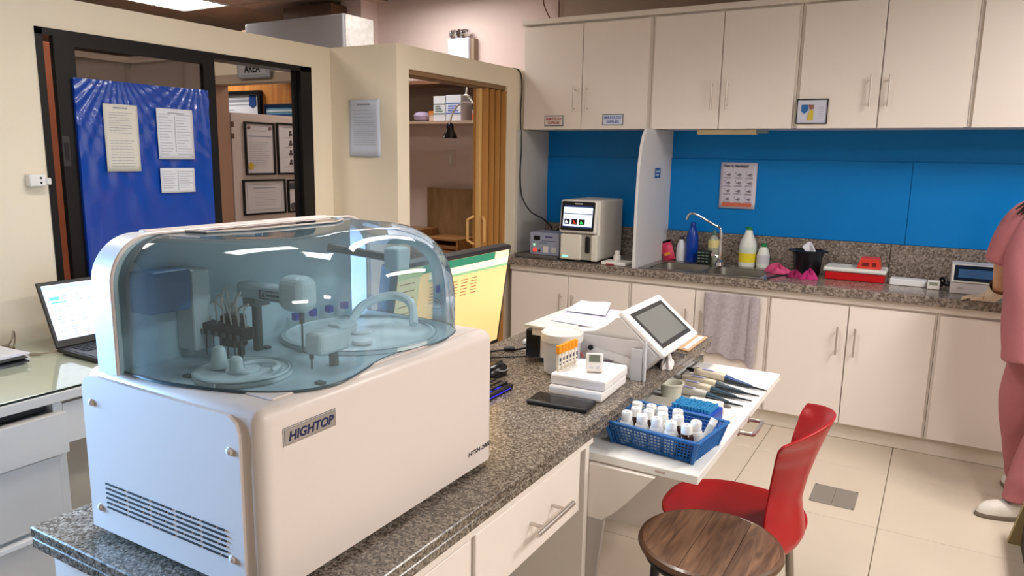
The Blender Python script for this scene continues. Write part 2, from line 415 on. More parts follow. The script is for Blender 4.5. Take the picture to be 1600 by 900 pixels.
p2 = framed('framed_poster', 'blue and white striped poster, smaller, beside the blue-badged one', (-4.73, 4.2, 1.55), .36, .275, '-y', M('navy', (24, 40, 70), .4), M('poster_teal', (120, 170, 196), .4), depth=.02, bw=.012, cat='poster')
for k, (z0, c) in enumerate(((1.795, (40, 84, 140)), (1.765, (210, 220, 228)), (1.735, (40, 84, 140)), (1.71, (206, 214, 222)))):
    O('stripe', B().box(-4.715, -4.385, 4.188, 4.1895, z0, z0+.015), M('stripe%d' % (k % 2), c, .5), p2)
# sign
sg = T('hanging_sign', 'grey acrylic sign reading AREA, hung from the header behind the window', 'sign', (-3.385, 2.935, 1.86))
O('plate', B().box(-3.515, -3.255, 2.925, 2.94, 1.855, 1.995, .012, 3), M('grey_acrylic', (158, 158, 164), .3, coat=.4), sg)
O('inner_plate', B().box(-3.495, -3.275, 2.921, 2.926, 1.872, 1.98, .002, 1), M('grey_acrylic2', (176, 176, 182), .25), sg)
text(sg, 'EXTRACTION', (-3.385, 2.9195, 1.957), .20, .034, black, '-y')
text(sg, 'AREA', (-3.385, 2.9195, 1.908), .13, .046, black, '-y')
# orange strip seen between frame and sash
tag(O('orange_panel', B().box(-3.66, -3.60, 1.80, 2.02, 0, 1.93, .004, 1), M('terracotta', (206, 122, 92), .6)), 'narrow terracotta panel standing in the gap left of the black sash', 'panel')
# air conditioner on wall beyond
ac = T('air_conditioner', 'long white wall air conditioner seen above the left partition', 'air conditioner', (-4.19, 4.15, 2.12))
O('housing', B().box(-4.69, -3.69, 3.99, 4.30, 2.10, 2.405, .02, 3), M('ac_white', (188, 188, 196), .3), ac)
O('side_cap', B().box(-3.692, -3.682, 4.0, 4.29, 2.11, 2.40, .004, 1), M('ac_grey', (186, 182, 178), .6, var=.15, vscale=20), ac)
O('nameplate', B().box(-4.36, -4.30, 3.987, 3.99, 2.255, 2.262), ink, ac)
struct(O('beam_soffit', B().box(-4.6, -4.1, 4.30, 4.66, 2.43, 2.56), M('brown_soffit', (96, 66, 48), .7)))
struct(O('wall_soffit', B().box(-5.1, -4.16, 4.31, 4.66, 2.05, 2.43), M('brown_soffit2', (110, 80, 60), .7)))
# ---- ceiling lights (recessed troffers)
tubem = M('lamp_tube', (255, 250, 240), .5, emit=9)
louv = M('louvre', (225, 228, 232), .25, .6)
def troffer(x, y, sx, sy, label):
    t = T('ceiling_light', label, 'ceiling light', (x, y, 2.6), group='recessed ceiling lights')
    O('housing', B().box(x-sx/2, x+sx/2, y-sy/2, y+sy/2, 2.612, 2.618), M('lamp_reflector', (240, 240, 240), .4, emit=1.2), t)
    b = B(); e = .018
    b.box(x-sx/2, x+sx/2, y-sy/2, y-sy/2+e, 2.594, 2.612).box(x-sx/2, x+sx/2, y+sy/2-e, y+sy/2, 2.594, 2.612)
    b.box(x-sx/2, x-sx/2+e, y-sy/2+e, y+sy/2-e, 2.594, 2.612).box(x+sx/2-e, x+sx/2, y-sy/2+e, y+sy/2-e, 2.594, 2.612)
    O('frame', b, white_pl, t)
    n = 3 if sx > .4 else 2
    for k in range(n):
        xx = x-sx/2+sx*(k+.5)/n
        O('lamp_tube', B().tube([(xx, y-sy/2+.03, 2.600), (xx, y+sy/2-.03, 2.600)], .0085 if n == 3 else .0085, 8), tubem, t)
    b = B()
    for k in range(1, int(sy/.12)): yy = y-sy/2+.12*k; b.box(x-sx/2+e, x+sx/2-e, yy-.002, yy+.002, 2.585, 2.594)
    O('louvre', b, louv, t)
names = ['recessed fluorescent light over the passage by the wall cabinets', 'recessed fluorescent light above the far half of the island', 'recessed fluorescent light near the camera on the right',
         'recessed fluorescent light above the near half of the island', 'square lit ceiling light with three tubes beyond the partition', 'square ceiling light over the booth', 'square ceiling light in corridor behind window']
for (x, y, sx, sy, p, c), nm in zip(FIX, names):
    troffer(x, y, sx if sx > .4 else .32, sy if sx > .4 else 1.2, nm)

# ================================================================== PAPERS ON THE LEFT WALL / WINDOW
bd = T('blue_board', 'blue plastic-wrapped notice sheet covering the sliding window sash', 'notice board', (-2.862, 1.92, .83))
def wrinkle(u, v):
    y = 1.632+u*(2.222-1.632); z = .84+v*(1.716-.84)
    s = 0
    for (cx, cz, k, a) in ((1.80, 1.80, 60, .0016), (2.17, 1.80, 48, .0014), (1.62, 1.66, 44, .0010)):
        r = math.hypot(y-cx, z-cz); t = math.atan2(z-cz, y-cx)
        s += a*math.sin(k*t/ (1.6))*math.exp(-r*2.6)*min(1, r*8)
    return (-2.868+.004+s*2.2, y, z)
O('board', B().box(-2.878, -2.870, 1.632, 2.222, .84, 1.712), M('board_blue', (4, 60, 170), .5), bd)
O('plastic_wrap', B().grid(wrinkle, 110, 120), M('wrap_blue', (0, 62, 158), .32, coat=1.0, bump=.25, bscale=25), bd)
def pinned(name, label, u0, v0, w_, h_, rows, tilt=0, mt=paper, xx=-2.858, face='x', cat='notice', curl=.004):
    if face == 'x': c = (xx, u0+w_/2, v0)
    else: c = (u0+w_/2, xx, v0)
    t = T(name, label, cat, c)
    def fn(u, v):
        d = curl*(math.sin(u*5)*.5+math.sin(v*7+u*3)*.5)*.4+curl*.5
        uu, vv = u*w_-w_/2+tilt*(v-1)*h_, v*h_
        return (c[0]+d, c[1]+uu, c[2]+vv) if face == 'x' else (c[0]+uu, c[1]-d, c[2]+vv)
    g = B().grid(fn, 8, 8)
    o = O('sheet', g, mt, t, smooth=True)
    sm_ = o.modifiers.new('thick', 'SOLIDIFY'); sm_.thickness = .0008
    oo = (c[0], c[1]-w_/2, c[2]) if face == 'x' else (c[0]-w_/2, c[1], c[2])
    if rows: 
        b = B()
        for r in rows:
            uc, vc = (r[0]+r[1])/2/w_, r[2]/h_
            p = fn(uc, vc); hw = (r[1]-r[0])/2; th = r[3] if len(r) > 3 else .0022
            if face == 'x': b.box(p[0]+.0012, p[0]+.0016, p[1]-hw, p[1]+hw, p[2], p[2]+th)
            else: b.box(p[0]-hw, p[0]+hw, p[1]-.0016, p[1]-.0012, p[2], p[2]+th)
        stuff(O('print', b, inkl, t))
    return t
pinned('notice_paper', 'long yellowish printed notice taped on the blue board, leftmost', 1.731, 1.366, .143, .262,
       [(.04, .10, .245, .006)]+text_rows(.02, .125, .228, .15, 9)+text_rows(.02, .13, .12, .02, 10, .15), tilt=-.0, mt=M('paper_warm', (214, 208, 196), .8))
pinned('notice_paper', 'white two-column printed notice at upper right of the blue board', 1.957, 1.415, .172, .210,
       text_rows(.01, .075, .185, .02, 15, .5)+text_rows(.09, .16, .185, .02, 15, .5)+[(.081, .083, .03, .15), (.05, .13, .19, .004)])
pinned('notice_paper', 'small white two-column notice below the other on the blue board', 1.958, 1.274, .165, .104,
       text_rows(.01, .075, .088, .02, 8, .4)+text_rows(.09, .155, .088, .02, 8, .4)+[(.081, .083, .01, .085)])
pinned('notice_paper', 'bluish curled instruction sheet taped on the cream corner wall', -2.757, 1.438, .21, .29,
       [(.06, .15, .262, .008)]+text_rows(.03, .18, .235, .20, 3)+text_rows(.035, .18, .185, .06, 12, .1), xx=3.008, face='-y', mt=M('paper_cool', (206, 212, 226), .8), curl=.008)
# wall outlet device
ou = T('wall_outlet', 'small white surface outlet adapter on the left wall', 'outlet', (-2.89, 1.47, 1.31))
O('body', B().box(-2.889, -2.855, 1.44, 1.497, 1.315, 1.358, .004, 2), white_pl, ou)
O('bracket', B().box(-2.889, -2.85, 1.495, 1.513, 1.32, 1.345, .003, 1), M('offwhite', (226, 224, 220), .4), ou)
for k in (0, 1): O('socket_hole', B().cyl((-2.856, 1.478, 1.328+.017*k), .0042, .0015, 'x', 10), black, ou)

# ================================================================== BOOTH
bs = T('shelf_unit', 'long wall shelf with dark top board inside the booth', 'shelf', (-3.3, 4.5, 1.67))
bw_ = M('shelf_beige', (186, 160, 142), .6)
O('shelf_board', B().box(-3.94, -2.55, 4.36, 4.655, 1.672, 1.692), bw_, bs)
O('top_board', B().box(-3.94, -2.55, 4.36, 4.655, 1.95, 1.975), M('shelf_brown', (128, 90, 70), .5), bs)
O('back_board', B().box(-3.94, -2.55, 4.64, 4.655, 1.692, 1.95), M('shelf_back', (150, 128, 114), .6), bs)
def carton(x0, x1, h_, c1, label, kind):
    t = T('carton', label, 'box', ((x0+x1)/2, 4.46, 1.692))
    O('box_body', B().box(x0, x1, 4.385, 4.53, 1.692, 1.692+h_, .002, 1), M('carton_white', (224, 226, 236), .6), t)
    for q_ in (.66, .27): O('stripe', B().box(x0, x1, 4.3835, 4.385, 1.692+h_*q_, 1.692+h_*(q_+.04)), M(c1+'_s', {'green': (98, 130, 110), 'blue': (78, 110, 190)}[c1], .6), t)
    b = B()
    for k in range(3): b.box(x0+.018, x1-.02-.01*k, 4.3835, 4.385, 1.692+h_*(.37+.09*k), 1.692+h_*(.42+.09*k))
    stuff(O('print', b, M(c1+'_p', {'green': (120, 140, 128), 'blue': (96, 126, 206)}[c1], .6), t))
carton(-3.222, -3.12, .172, 'green', 'white box with green bands on booth shelf', 0)
carton(-3.112, -2.985, .178, 'blue', 'white box with blue lettering on booth shelf, right of green one', 1)
gb = T('jar', 'clear jar with green lid and orange contents on booth shelf', 'jar', (-2.88, 4.44, 1.692))
O('glass', B().lathe([(.036, 0), (.038, .01), (.038, .07), (.033, .08)], (-2.88, 4.44, 1.692)), M('jar_glass', (180, 170, 160), .2), gb)
O('contents', B().lathe([(.0385, 0), (.0388, .04), (.0385, .042)], (-2.88, 4.44, 1.70)), M('orange_cont', (226, 96, 50), .5), gb)
O('lid', B().lathe([(.036, 0), (.036, .018)], (-2.88, 4.44, 1.772)), M('green_lid', (40, 84, 60), .5), gb)
ob = T('tub', 'small tub with orange lid on booth shelf', 'tub', (-3.262, 4.44, 1.692))
O('body', B().lathe([(.03, 0), (.034, .035), (.034, .045)], (-3.262, 4.44, 1.692)), M('cream_tub', (230, 205, 185), .5), ob)
O('lid', B().lathe([(.037, 0), (.037, .022), (.03, .026)], (-3.262, 4.44, 1.737)), M('orange_lid', (214, 130, 60), .5), ob)
tag(O('glass_dish', B().lathe([(.03, 0), (.06, .015), (.066, .04), (.05, .062), (.02, .07)], (-3.37, 4.45, 1.692)), M('lilac_glass', (176, 160, 190), .15)), 'lilac glass dish at the left end of booth shelf', 'dish')
sw = T('wall_switch', 'cream switch plate on wall below the booth shelf', 'switch', (-3.255, 4.66, 1.37))
O('plate', B().box(-3.295, -3.22, 4.648, 4.659, 1.365, 1.49, .003, 1), M('switch_cream', (216, 204, 192), .4), sw)
O('rocker', B().box(-3.270, -3.245, 4.644, 4.649, 1.39, 1.465, .002, 1), white_pl, sw)
lp = T('gooseneck_lamp', 'black-headed gooseneck lamp with white arm clipped below booth shelf', 'lamp', (-2.70, 4.2, 1.66))
O('lamp_head', B().lathe([(.052, 0), (.047, .02), (.028, .05), (.024, .095), (.012, .105)], (-2.947, 4.2, 1.565)), M('gloss_black', (14, 14, 16), .15), lp)
O('gooseneck', B().tube(smooth([(-2.945, 4.2, 1.672), (-2.93, 4.2, 1.72), (-2.89, 4.2, 1.775), (-2.83, 4.2, 1.80), (-2.757, 4.2, 1.79), (-2.70, 4.2, 1.745)], 5), .0055, 8), steel, lp)
O('arm', B().tube([(-2.808, 4.2, 1.91), (-2.818, 4.2, 1.85), (-2.70, 4.2, 1.74)], .0065, 8).lathe([(.01, 0), (.026, .006), (.01, .016)], (-2.818, 4.2, 1.838), 12), white_pl, lp)
O('clamp', B().box(-2.715, -2.685, 4.18, 4.36, 1.63, 1.75, .004, 1), black, lp)
O('cord', B().tube(smooth([(-2.70, 4.22, 1.65), (-2.745, 4.22, 1.53), (-2.752, 4.22, 1.45), (-2.70, 4.22, 1.39), (-2.62, 4.25, 1.37)], 5), .004, 6), black, lp)
tag(O('plywood_board', B().box(-3.44, -2.60, 4.60, 4.625, .76, 1.205), woodmat('plywood', (128, 96, 62), (156, 122, 82), (10, 10, 3))), 'upright brown plywood board against the booth wall', 'board')
dk = T('booth_desk', 'wooden booth desk below the plywood board', 'desk', (-3.0, 4.45, 0))
O('desk_top', B().box(-3.6, -2.6, 4.2, 4.595, .74, .765), woodmat('desk_wood', (126, 80, 44), (150, 102, 60)), dk)
O('side_panel', B().box(-3.6, -3.575, 4.22, 4.58, 0, .74), MATS['desk_wood'], dk); O('side_panel', B().box(-2.625, -2.6, 4.22, 4.58, 0, .74), MATS['desk_wood'], dk)
def openbox(x0, x1, y0, y1, z0, z1, label):
    t = T('wooden_box', label, 'box', ((x0+x1)/2, (y0+y1)/2, z0))
    O('shell', B().box(x0, x0+.012, y0, y1, z0, z1).box(x1-.012, x1, y0, y1, z0, z1).box(x0+.012, x1-.012, y0, y1, z1-.012, z1).box(x0+.012, x1-.012, y0, y1, z0, z0+.012).box(x0+.012, x1-.012, y1-.012, y1, z0+.012, z1-.012), woodmat('box_wood', (138, 92, 52), (170, 122, 76)) if 'box_wood' not in MATS else MATS['box_wood'], t)
    O('inner_board', B().box(x0+.02, x1-.02, y0+.02, y0+.03, z0+.02, z0+(z1-z0)*.5), MATS['box_wood'], t)
openbox(-3.56, -3.33, 4.35, 4.58, .765, .905, 'open wooden box at left on the booth desk')
openbox(-3.26, -2.95, 4.3, 4.58, .765, .86, 'low wooden box at right on the booth desk')
# accordion door (folded)
ad = struct(O('door_2', B().box(-2.50, -2.47, 3.835, 3.86, .02, 1.855, .003, 1), M('golden_edge', (214, 170, 104), .4)))
gold = M('golden_laminate', (206, 156, 88), .42, bump=.15, bscale=30)
gold2 = M('golden_laminate_dark', (184, 130, 66), .42)
n = 7
for k in range(n):
    y0 = 3.86+k*.034; x0, x1 = (-2.535, -2.445) if k % 2 == 0 else (-2.445, -2.535)
    b = B().prism([(x0, y0), (x1, y0+.034), (x1, y0+.040), (x0, y0+.006)], 'z', .02, 1.855)
    O('pleat', b, gold if k % 2 else gold2, ad)
b = B()
for s_ in (-1, 1):
    xx = -2.485+s_*.032
    b.tube([(xx, 3.85-.0, 1.08), (xx+s_*.03, 3.82, 1.06), (xx+s_*.03, 3.82, .93), (xx, 3.85, .905)], .009, 8)
O('handle', b, MATS['golden_edge'], ad)
struct(O('trim_door_track', B().box(-2.51, -2.47, 3.11, 4.10, 1.85, 1.86), M('brown_wood2', (120, 88, 56), .5)))
# emergency light on the pink wall
em = T('emergency_light', 'white emergency light box with twin lamps on the pink wall', 'emergency light', (-3.13, 4.62, 2.13))
O('case', B().box(-3.235, -3.05, 4.575, 4.655, 2.10, 2.285, .01, 3), M('em_white', (222, 222, 240), .35), em)
O('side_vent', B().box(-3.05, -3.02, 4.60, 4.655, 2.11, 2.28), M('em_grey', (150, 130, 112), .6), em)
for k in range(2): O('lamp_head', B().lathe([(.03, 0), (.038, .012), (.036, .05), (.012, .062)], (-3.19+.095*k, 4.60, 2.288), 14), chrome, em)
O('lamp_bar', B().box(-3.155, -3.13, 4.585, 4.625, 2.285, 2.345, .003, 1), chrome, em)
O('badge', B().box(-3.09, -3.07, 4.5735, 4.575, 2.13, 2.134), ink, em)
# cables
tag(O('black_cable', B().tube(smooth([(-2.47, 4.20, 2.003), (-2.43, 4.235, 1.99), (-2.425, 4.26, 1.9), (-2.425, 4.25, 1.72), (-2.418, 4.255, 1.5), (-2.415, 4.24, 1.35), (-2.40, 4.24, 1.20), (-2.34, 4.25, 1.10), (-2.27, 4.3, 1.05), (-2.235, 4.345, 1.0), (-2.22, 4.36, .97), (-2.14, 4.37, .985), (-2.06, 4.42, .95)], 5), .005, 8), black),
    'black cable hanging from partition top down to the voltage regulator', 'cable')
tag(O('wire_loop', B().tube(smooth([(-2.36, 4.6, 2.61), (-2.46, 4.6, 2.50), (-2.43, 4.6, 2.40), (-2.38, 4.6, 2.33)], 5), .004, 6).tube([(-2.36, 4.63, 2.6), (-2.36, 4.63, 2.3)], .004, 6), M('brown_wire', (110, 60, 44), .5)),
    'thin loop of wire on wall above the wall cabinets', 'wire')

# ================================================================== BACK BENCH
def bar_handle(x, y, z0, z1, parent, axis='z', out=(0, -1, 0), r=.005, mt=steel):
    """bar handle with two posts; stands off along out"""
    o = Vector(out)*.03
    if axis == 'z': a, b_ = Vector((x, y, z0)), Vector((x, y, z1)); 
    else: a, b_ = Vector((x, z0, y)), Vector((x, z1, y))
    d = (b_-a)*.14
    g = B().tube([a+o, b_+o], r, 10).tube([a+d, a+d+o], r*.8, 8).tube([b_-d, b_-d+o], r*.8, 8)
    return O('handle', g, mt, parent)
# wall cabinets
UF = 4.31
ub = [-2.443, -1.57, -.745, .06, .885, 1.71]
udesc = ['leftmost wall cabinet, with a red and a blue supplies label', 'second wall cabinet from the left, no labels, above the sink', 'third wall cabinet from the left, with a framed picture on its left door', 'fourth wall cabinet from the left, mostly cut by the photo edge', 'wall cabinet at far right beyond the photo']
for i in range(5):
    x0, x1 = ub[i], ub[i+1]
    t = T('wall_cabinet', udesc[i], 'cabinet', ((x0+x1)/2, 4.5, 1.625), group='white wall cabinets')
    O('carcass', B().box(x0+.001, x1-.001, UF, 4.643, 1.628, 2.30), white_frame, t)
    xm = (x0+x1)/2+.004 if i else -2.013
    e = .014
    d1 = O('door', B().box(x0+e+.004, xm-.0025, UF-.02, UF-.001, 1.625, 2.262, .0012, 1), white_lam, t)
    d2 = O('door', B().box(xm+.0025, x1-e, UF-.02, UF-.001, 1.625, 2.262, .0012, 1), white_lam, t)
    O('crown', B().box(x0, x1, UF-.035, UF, 2.275, 2.305, .002, 1), white_frame, t)
    bar_handle(xm-.044, UF-.02, 1.73, 1.89, d1); bar_handle(xm+.042, UF-.02, 1.73, 1.89, d2)
struct(O('trim_side_panel', B().box(-2.44, -2.42, 4.22, 4.644, .82, 1.622), M('grey_white', (196, 190, 182), .5)))
# under-cabinet lamp
ul = T('under_cabinet_light', 'slim cream fixture under the second wall cabinet', 'lamp', (-1.12, 4.42, 1.60))
O('housing', B().box(-1.30, -.96, 4.38, 4.43, 1.597, 1.624, .003, 1), M('fixture_cream', (226, 212, 170), .5), ul)
O('end_cap', B().box(-.96, -.90, 4.385, 4.425, 1.602, 1.622, .002, 1), M('fixture_grey', (130, 150, 160), .4), ul)
# labels
def tape_label(x0, x1, z0, z1, a, b_, col, label, fillc):
    t = T('door_label', label, 'label', ((x0+x1)/2, UF-.0205, z0))
    yy = UF-.0215
    O('border', B().box(x0, x1, yy, yy+.001, z0, z1), M('label_edge', (60, 84, 88), .5), t)
    O('face', B().box(x0+.005, x1-.005, yy-.0006, yy, z0+.005, z1-.005), M('label_face_'+a[:2], fillc, .5), t)
    mt = M('lt_'+a, col, .5)
    text(t, a, ((x0+x1)/2, yy-.001, z0+(z1-z0)*.68), (x1-x0)*.84, (z1-z0)*.24, mt, '-y')
    text(t, b_, ((x0+x1)/2, yy-.001, z0+(z1-z0)*.32), (x1-x0)*.6, (z1-z0)*.24, mt, '-y')
tape_label(-2.27, -2.135, 1.645, 1.712, 'HEMATOLOGY', 'SUPPLIES', (150, 20, 40), 'white label with red words HEMATOLOGY SUPPLIES on cabinet door', (225, 214, 208))
tape_label(-1.867, -1.73, 1.648, 1.716, 'IMMUNOLOGY', 'SUPPLIES', (30, 74, 170), 'white label with blue words IMMUNOLOGY SUPPLIES on cabinet door', (214, 222, 238))
pf = framed('framed_picture', 'small black-framed picture with blue, brown and yellow shapes on wall cabinet', (-.735, UF-.0205, 1.648), .157, .13, '-y', black, M('pic_lav', (204, 206, 224), .4),
            text_rows(.112, .138, .085, .03, 6, .2), depth=.01, bw=.005, cat='picture')
yy = UF-.0275
O('blue_shape', B().prism([(-.71, 1.748), (-.678, 1.748), (-.675, 1.72), (-.693, 1.70), (-.71, 1.715)], 'y', yy, yy-.001), M('pb', (38, 104, 168), .5), pf)
O('brown_shape', B().prism([(-.676, 1.748), (-.648, 1.746), (-.648, 1.725), (-.668, 1.722)], 'y', yy, yy-.001), M('pbr', (140, 96, 84), .5), pf)
O('yellow_shape', B().prism([(-.664, 1.722), (-.648, 1.716), (-.648, 1.668), (-.678, 1.668), (-.675, 1.70)], 'y', yy, yy-.001), M('py', (206, 184, 64), .5), pf)
# lower cabinets
lb = [-2.38, -1.553, -.757, .033, .83, 1.63]
ldesc = ['leftmost base cabinet under the bench, left of the sink', 'base cabinet under the sink with towel over its right door', 'base cabinet third from left under the bench', 'base cabinet fourth from left, behind the person in pink', 'base cabinet at far right beyond the photo']
for i in range(5):
    x0, x1 = lb[i], lb[i+1]
    t = T('base_cabinet', ldesc[i], 'cabinet', ((x0+x1)/2, 4.4, .0), group='white base cabinets')
    O('carcass', B().box(x0+.001, x1-.001, 4.09, 4.63, .086, .768 if not (i == 1) else .66).box(x0+.001, x1-.001, 4.0895, 4.098, .66, .768), white_frame, t)
    xm = [-1.962, -1.161, -.362, .431, 1.23][i]; e = .012
    d1 = O('door', B().box(x0+e, xm-.0025, 4.07, 4.089, .095, .722, .0012, 1), white_lam, t)
    d2 = O('door', B().box(xm+.0025, x1-e, 4.07, 4.089, .095, .722, .0012, 1), white_lam, t)
    bar_handle(xm-.044, 4.07, .465, .615, d1); bar_handle(xm+.04, 4.07, .465, .615, d2)
    O('rail', B().box(x0, x1, 4.072, 4.089, .735, .768), white_frame, t)
# granite worktop with sink cut-out (built of slabs round the hole)
SX0, SX1, SY0, SY1 = -1.50, -.79, 4.10, 4.50
wt = T('worktop', 'speckled brown granite worktop running along the back wall', 'worktop', (0, 4.35, .77))
O('slab', B().box(-2.419, SX0, 4.045, 4.644, .77, .815, .003, 1).box(SX1, 2.58, 4.045, 4.644, .77, .815, .003, 1)
  .box(SX0, SX1, 4.045, SY0, .77, .815, .003, 1).box(SX0, SX1, SY1, 4.644, .77, .815, .003, 1), gran2, wt)
struct(O('trim_backsplash', B().box(-2.419, -.232, 4.615, 4.634, .8155, 1.0, .002, 1), gran2))
struct(O('trim_backsplash_right', B().box(-.228, 2.58, 4.615, 4.634, .8155, 1.0, .002, 1), gran2))
# sink
sk = T('sink', 'stainless double-bowl sink set in the granite worktop', 'sink', (-1.145, 4.3, .80))
ssm = M('brushed_steel', (150, 146, 140), .3, .9)
def bowl(x0, x1, y0, y1, zt, zb):
    b = B()
    def fn(u, v):
        a = u*2*PI; n_ = 5
        cx, cy = (x0+x1)/2, (y0+y1)/2; k = 1-.12*v
        c_, s_ = math.cos(a), math.sin(a)
        return (cx+(x1-x0)/2*k*math.copysign(abs(c_)**(2/n_), c_), cy+(y1-y0)/2*k*math.copysign(abs(s_)**(2/n_), s_), zt+(zb-zt)*v)
    b.grid(fn, 40, 5)
    k = .87
    b.box((x0+x1)/2-(x1-x0)/2*k, (x0+x1)/2+(x1-x0)/2*k, (y0+y1)/2-(y1-y0)/2*k, (y0+y1)/2+(y1-y0)/2*k, zb-.003, zb+.001)
    return b
O('bowl', bowl(-1.46, -1.16, 4.115, 4.42, .818, .68), ssm, sk); O('bowl', bowl(-1.13, -.83, 4.115, 4.42, .818, .68), ssm, sk)
O('rim', B().box(-1.51, -.78, 4.425, 4.51, .815, .820, .001, 1).box(-1.51, -.78, 4.09, 4.118, .815, .820, .001, 1).box(-1.51, -1.462, 4.115, 4.43, .815, .820, .001, 1)
  .box(-.828, -.78, 4.115, 4.43, .815, .820, .001, 1).box(-1.16, -1.13, 4.115, 4.43, .815, .820, .001, 1), ssm, sk)
for cx in (-1.31, -.98): O('drain', B().lathe([(.03, 0), (.03, .003), (.02, .004)], (cx, 4.27, .68), 16), chrome, sk)
O('tap_hole_cover', B().lathe([(.018, 0), (.018, .003)], (-1.06, 4.47, .8205), 12), chrome, sk)
fc = T('faucet', 'tall chrome faucet with long angled spout over the sink', 'faucet', (-1.14, 4.47, .82))
O('post', B().lathe([(.026, 0), (.024, .02), (.013, .03), (.012, .12)], (-1.14, 4.47, .82), 16), chrome, fc)
O('spout', B().tube(smooth([(-1.14, 4.47, .93), (-1.14, 4.47, 1.0), (-1.15, 4.47, 1.045), (-1.19, 4.47, 1.065), (-1.28, 4.47, 1.112), (-1.32, 4.47, 1.125), (-1.345, 4.47, 1.115), (-1.358, 4.47, 1.085)], 6), .0085, 10), chrome, fc)
O('lever', B().tube([(-1.15, 4.46, .87), (-1.172, 4.452, .885)], .008, 8).lathe([(.014, 0), (.014, .02)], (-1.177, 4.45, .875), 10), chrome, fc)
# divider on the bench
dvp = [(4.06, .815), (4.644, .815), (4.644, 1.624), (4.17, 1.624), (4.13, 1.585), (4.10, 1.52), (4.075, 1.40), (4.062, 1.2)]
dv = T('divider_panel', 'tall white divider panel standing on worktop left of the sink', 'divider', (-1.53, 4.35, .815))
O('panel', B().prism(dvp, 'x', -1.545, -1.528), M('divider_white', (216, 214, 214), .4), dv)
tg = T('small_label', 'tiny blue label stuck on the white divider panel', 'label', (-1.527, 4.42, 1.33))
O('face', B().box(-1.5275, -1.5265, 4.33, 4.43, 1.335, 1.395), M('label_blue', (60, 100, 160), .5), tg)
O('print', B().box(-1.5265, -1.526, 4.345, 4.415, 1.37, 1.38).box(-1.5265, -1.526, 4.345, 4.40, 1.35, 1.36), M('label_lite', (180, 200, 220), .5), tg)
# hand washing poster
po = pinned('handwash_poster', 'white handwashing poster with orange footer taped on the blue wall', -1.208, 1.157, .218, .28, [], xx=4.628, face='-y', mt=M('poster_lav', (206, 200, 214), .45, coat=.4), cat='poster', curl=.002)
ib = B(); lb_ = []
for r in range(4):
    for c_ in range(3):
        ux, vz = .026+.064*c_, .205-.049*r
        ib.box(-1.208+ux, -1.208+ux+.005, 4.6235, 4.6245, 1.157+vz+.008, 1.157+vz+.016)
        ib.tube([(-1.208+ux+.028, 4.6245, 1.157+vz), (-1.208+ux+.028, 4.6235, 1.157+vz)], .010, 8)
        ib.box(-1.208+ux+.008, -1.208+ux+.026, 4.6235, 4.6245, 1.157+vz-.004, 1.157+vz+.003)
        for q in range(2): ib.box(-1.208+ux-.004, -1.208+ux+.042, 4.6235, 4.6245, 1.157+vz-.017-.006*q, 1.157+vz-.0145-.006*q)
stuff(O('pictograms', ib, M('poster_ink', (152, 146, 162), .7), po))
O('footer', B().box(-1.19, -1.01, 4.6232, 4.6242, 1.170, 1.192), M('poster_orange', (206, 100, 72), .5), po)
text(po, 'How to Handwash?', (-1.115, 4.623, 1.417), .15, .018, ink, '-y')
# ------- items on the bench
rg = T('voltage_regulator', 'grey-blue voltage regulator with red switch at left end of the bench', 'voltage regulator', (-2.18, 4.2, .815))
O('case', B().box(-2.285, -2.075, 4.155, 4.33, .832, .975, .004, 2), M('reg_blue', (158, 164, 186), .4), rg)
O('display', B().box(-2.255, -2.21, 4.152, 4.156, .925, .952), black, rg)
O('red_switch', B().tube([(-2.245, 4.156, .862), (-2.245, 4.148, .862)], .013, 14), M('red_lit', (230, 60, 50), .4, emit=1.2), rg)
O('green_lamp', B().tube([(-2.252, 4.156, .895), (-2.252, 4.15, .895)], .005, 10), M('green_lit', (130, 255, 150), .4, emit=3), rg)
O('knob', B().tube([(-2.213, 4.156, .858), (-2.213, 4.148, .858)], .007, 10), black, rg)
O('socket', B().box(-2.185, -2.15, 4.152, 4.156, .848, .888), white_pl, rg); O('socket', B().box(-2.13, -2.095, 4.152, 4.156, .85, .885), M('sock_grey', (206, 204, 200), .4), rg)
print_lines(rg, '-y', (-2.285, 4.155, .832), [(.11, .165, .112, .009), (.09, .185, .088, .004), (.07, .13, .074, .003)], M('reg_ink', (70, 74, 110), .6))
tag(O('base_board', B().box(-2.36, -2.06, 4.09, 4.36, .816, .832, .003, 1), M('board_grey', (96, 92, 90), .5)), 'flat dark board under the voltage regulator', 'board')
# haematology analyser
ha = T('blood_analyser', 'white benchtop blood analyser with tilted colour touch screen beside the divider', 'analyser', (-1.92, 4.3, .815))
ham = M('analyser_white', (226, 220, 208), .4)
O('body', B().box(-2.04, -1.79, 4.13, 4.50, .826, 1.195, .012, 3), ham, ha)
O('lower_front', B().box(-2.04, -1.90, 4.10, 4.14, .826, .985, .008, 2).box(-1.83, -1.79, 4.10, 4.14, .826, .985, .006, 2), ham, ha)
O('probe_recess', B().box(-1.90, -1.83, 4.115, 4.128, .83, .985), M('recess_grey', (176, 170, 160), .5), ha)
O('probe_bay', B().box(-1.872, -1.842, 4.100, 4.116, .875, .975, .008, 3), black, ha)
hs = Matrix.Translation((-1.915, 4.10, 1.0)) @ Matrix.Rotation(math.radians(-7), 4, 'X')
hb = O('screen_housing', B().box(-.13, .115, -.012, .055, -.005, .195, .012, 3, hs), white_pl, ha)
O('screen_bezel', B().box(-.118, .103, -.0155, -.011, .008, .185, .006, 2, hs), black, hb)
O('screen', B().box(-.104, .090, -.0165, -.0150, .026, .150, M_=hs), M('scr_white', (220, 234, 250), .4, emit=.75), hb)
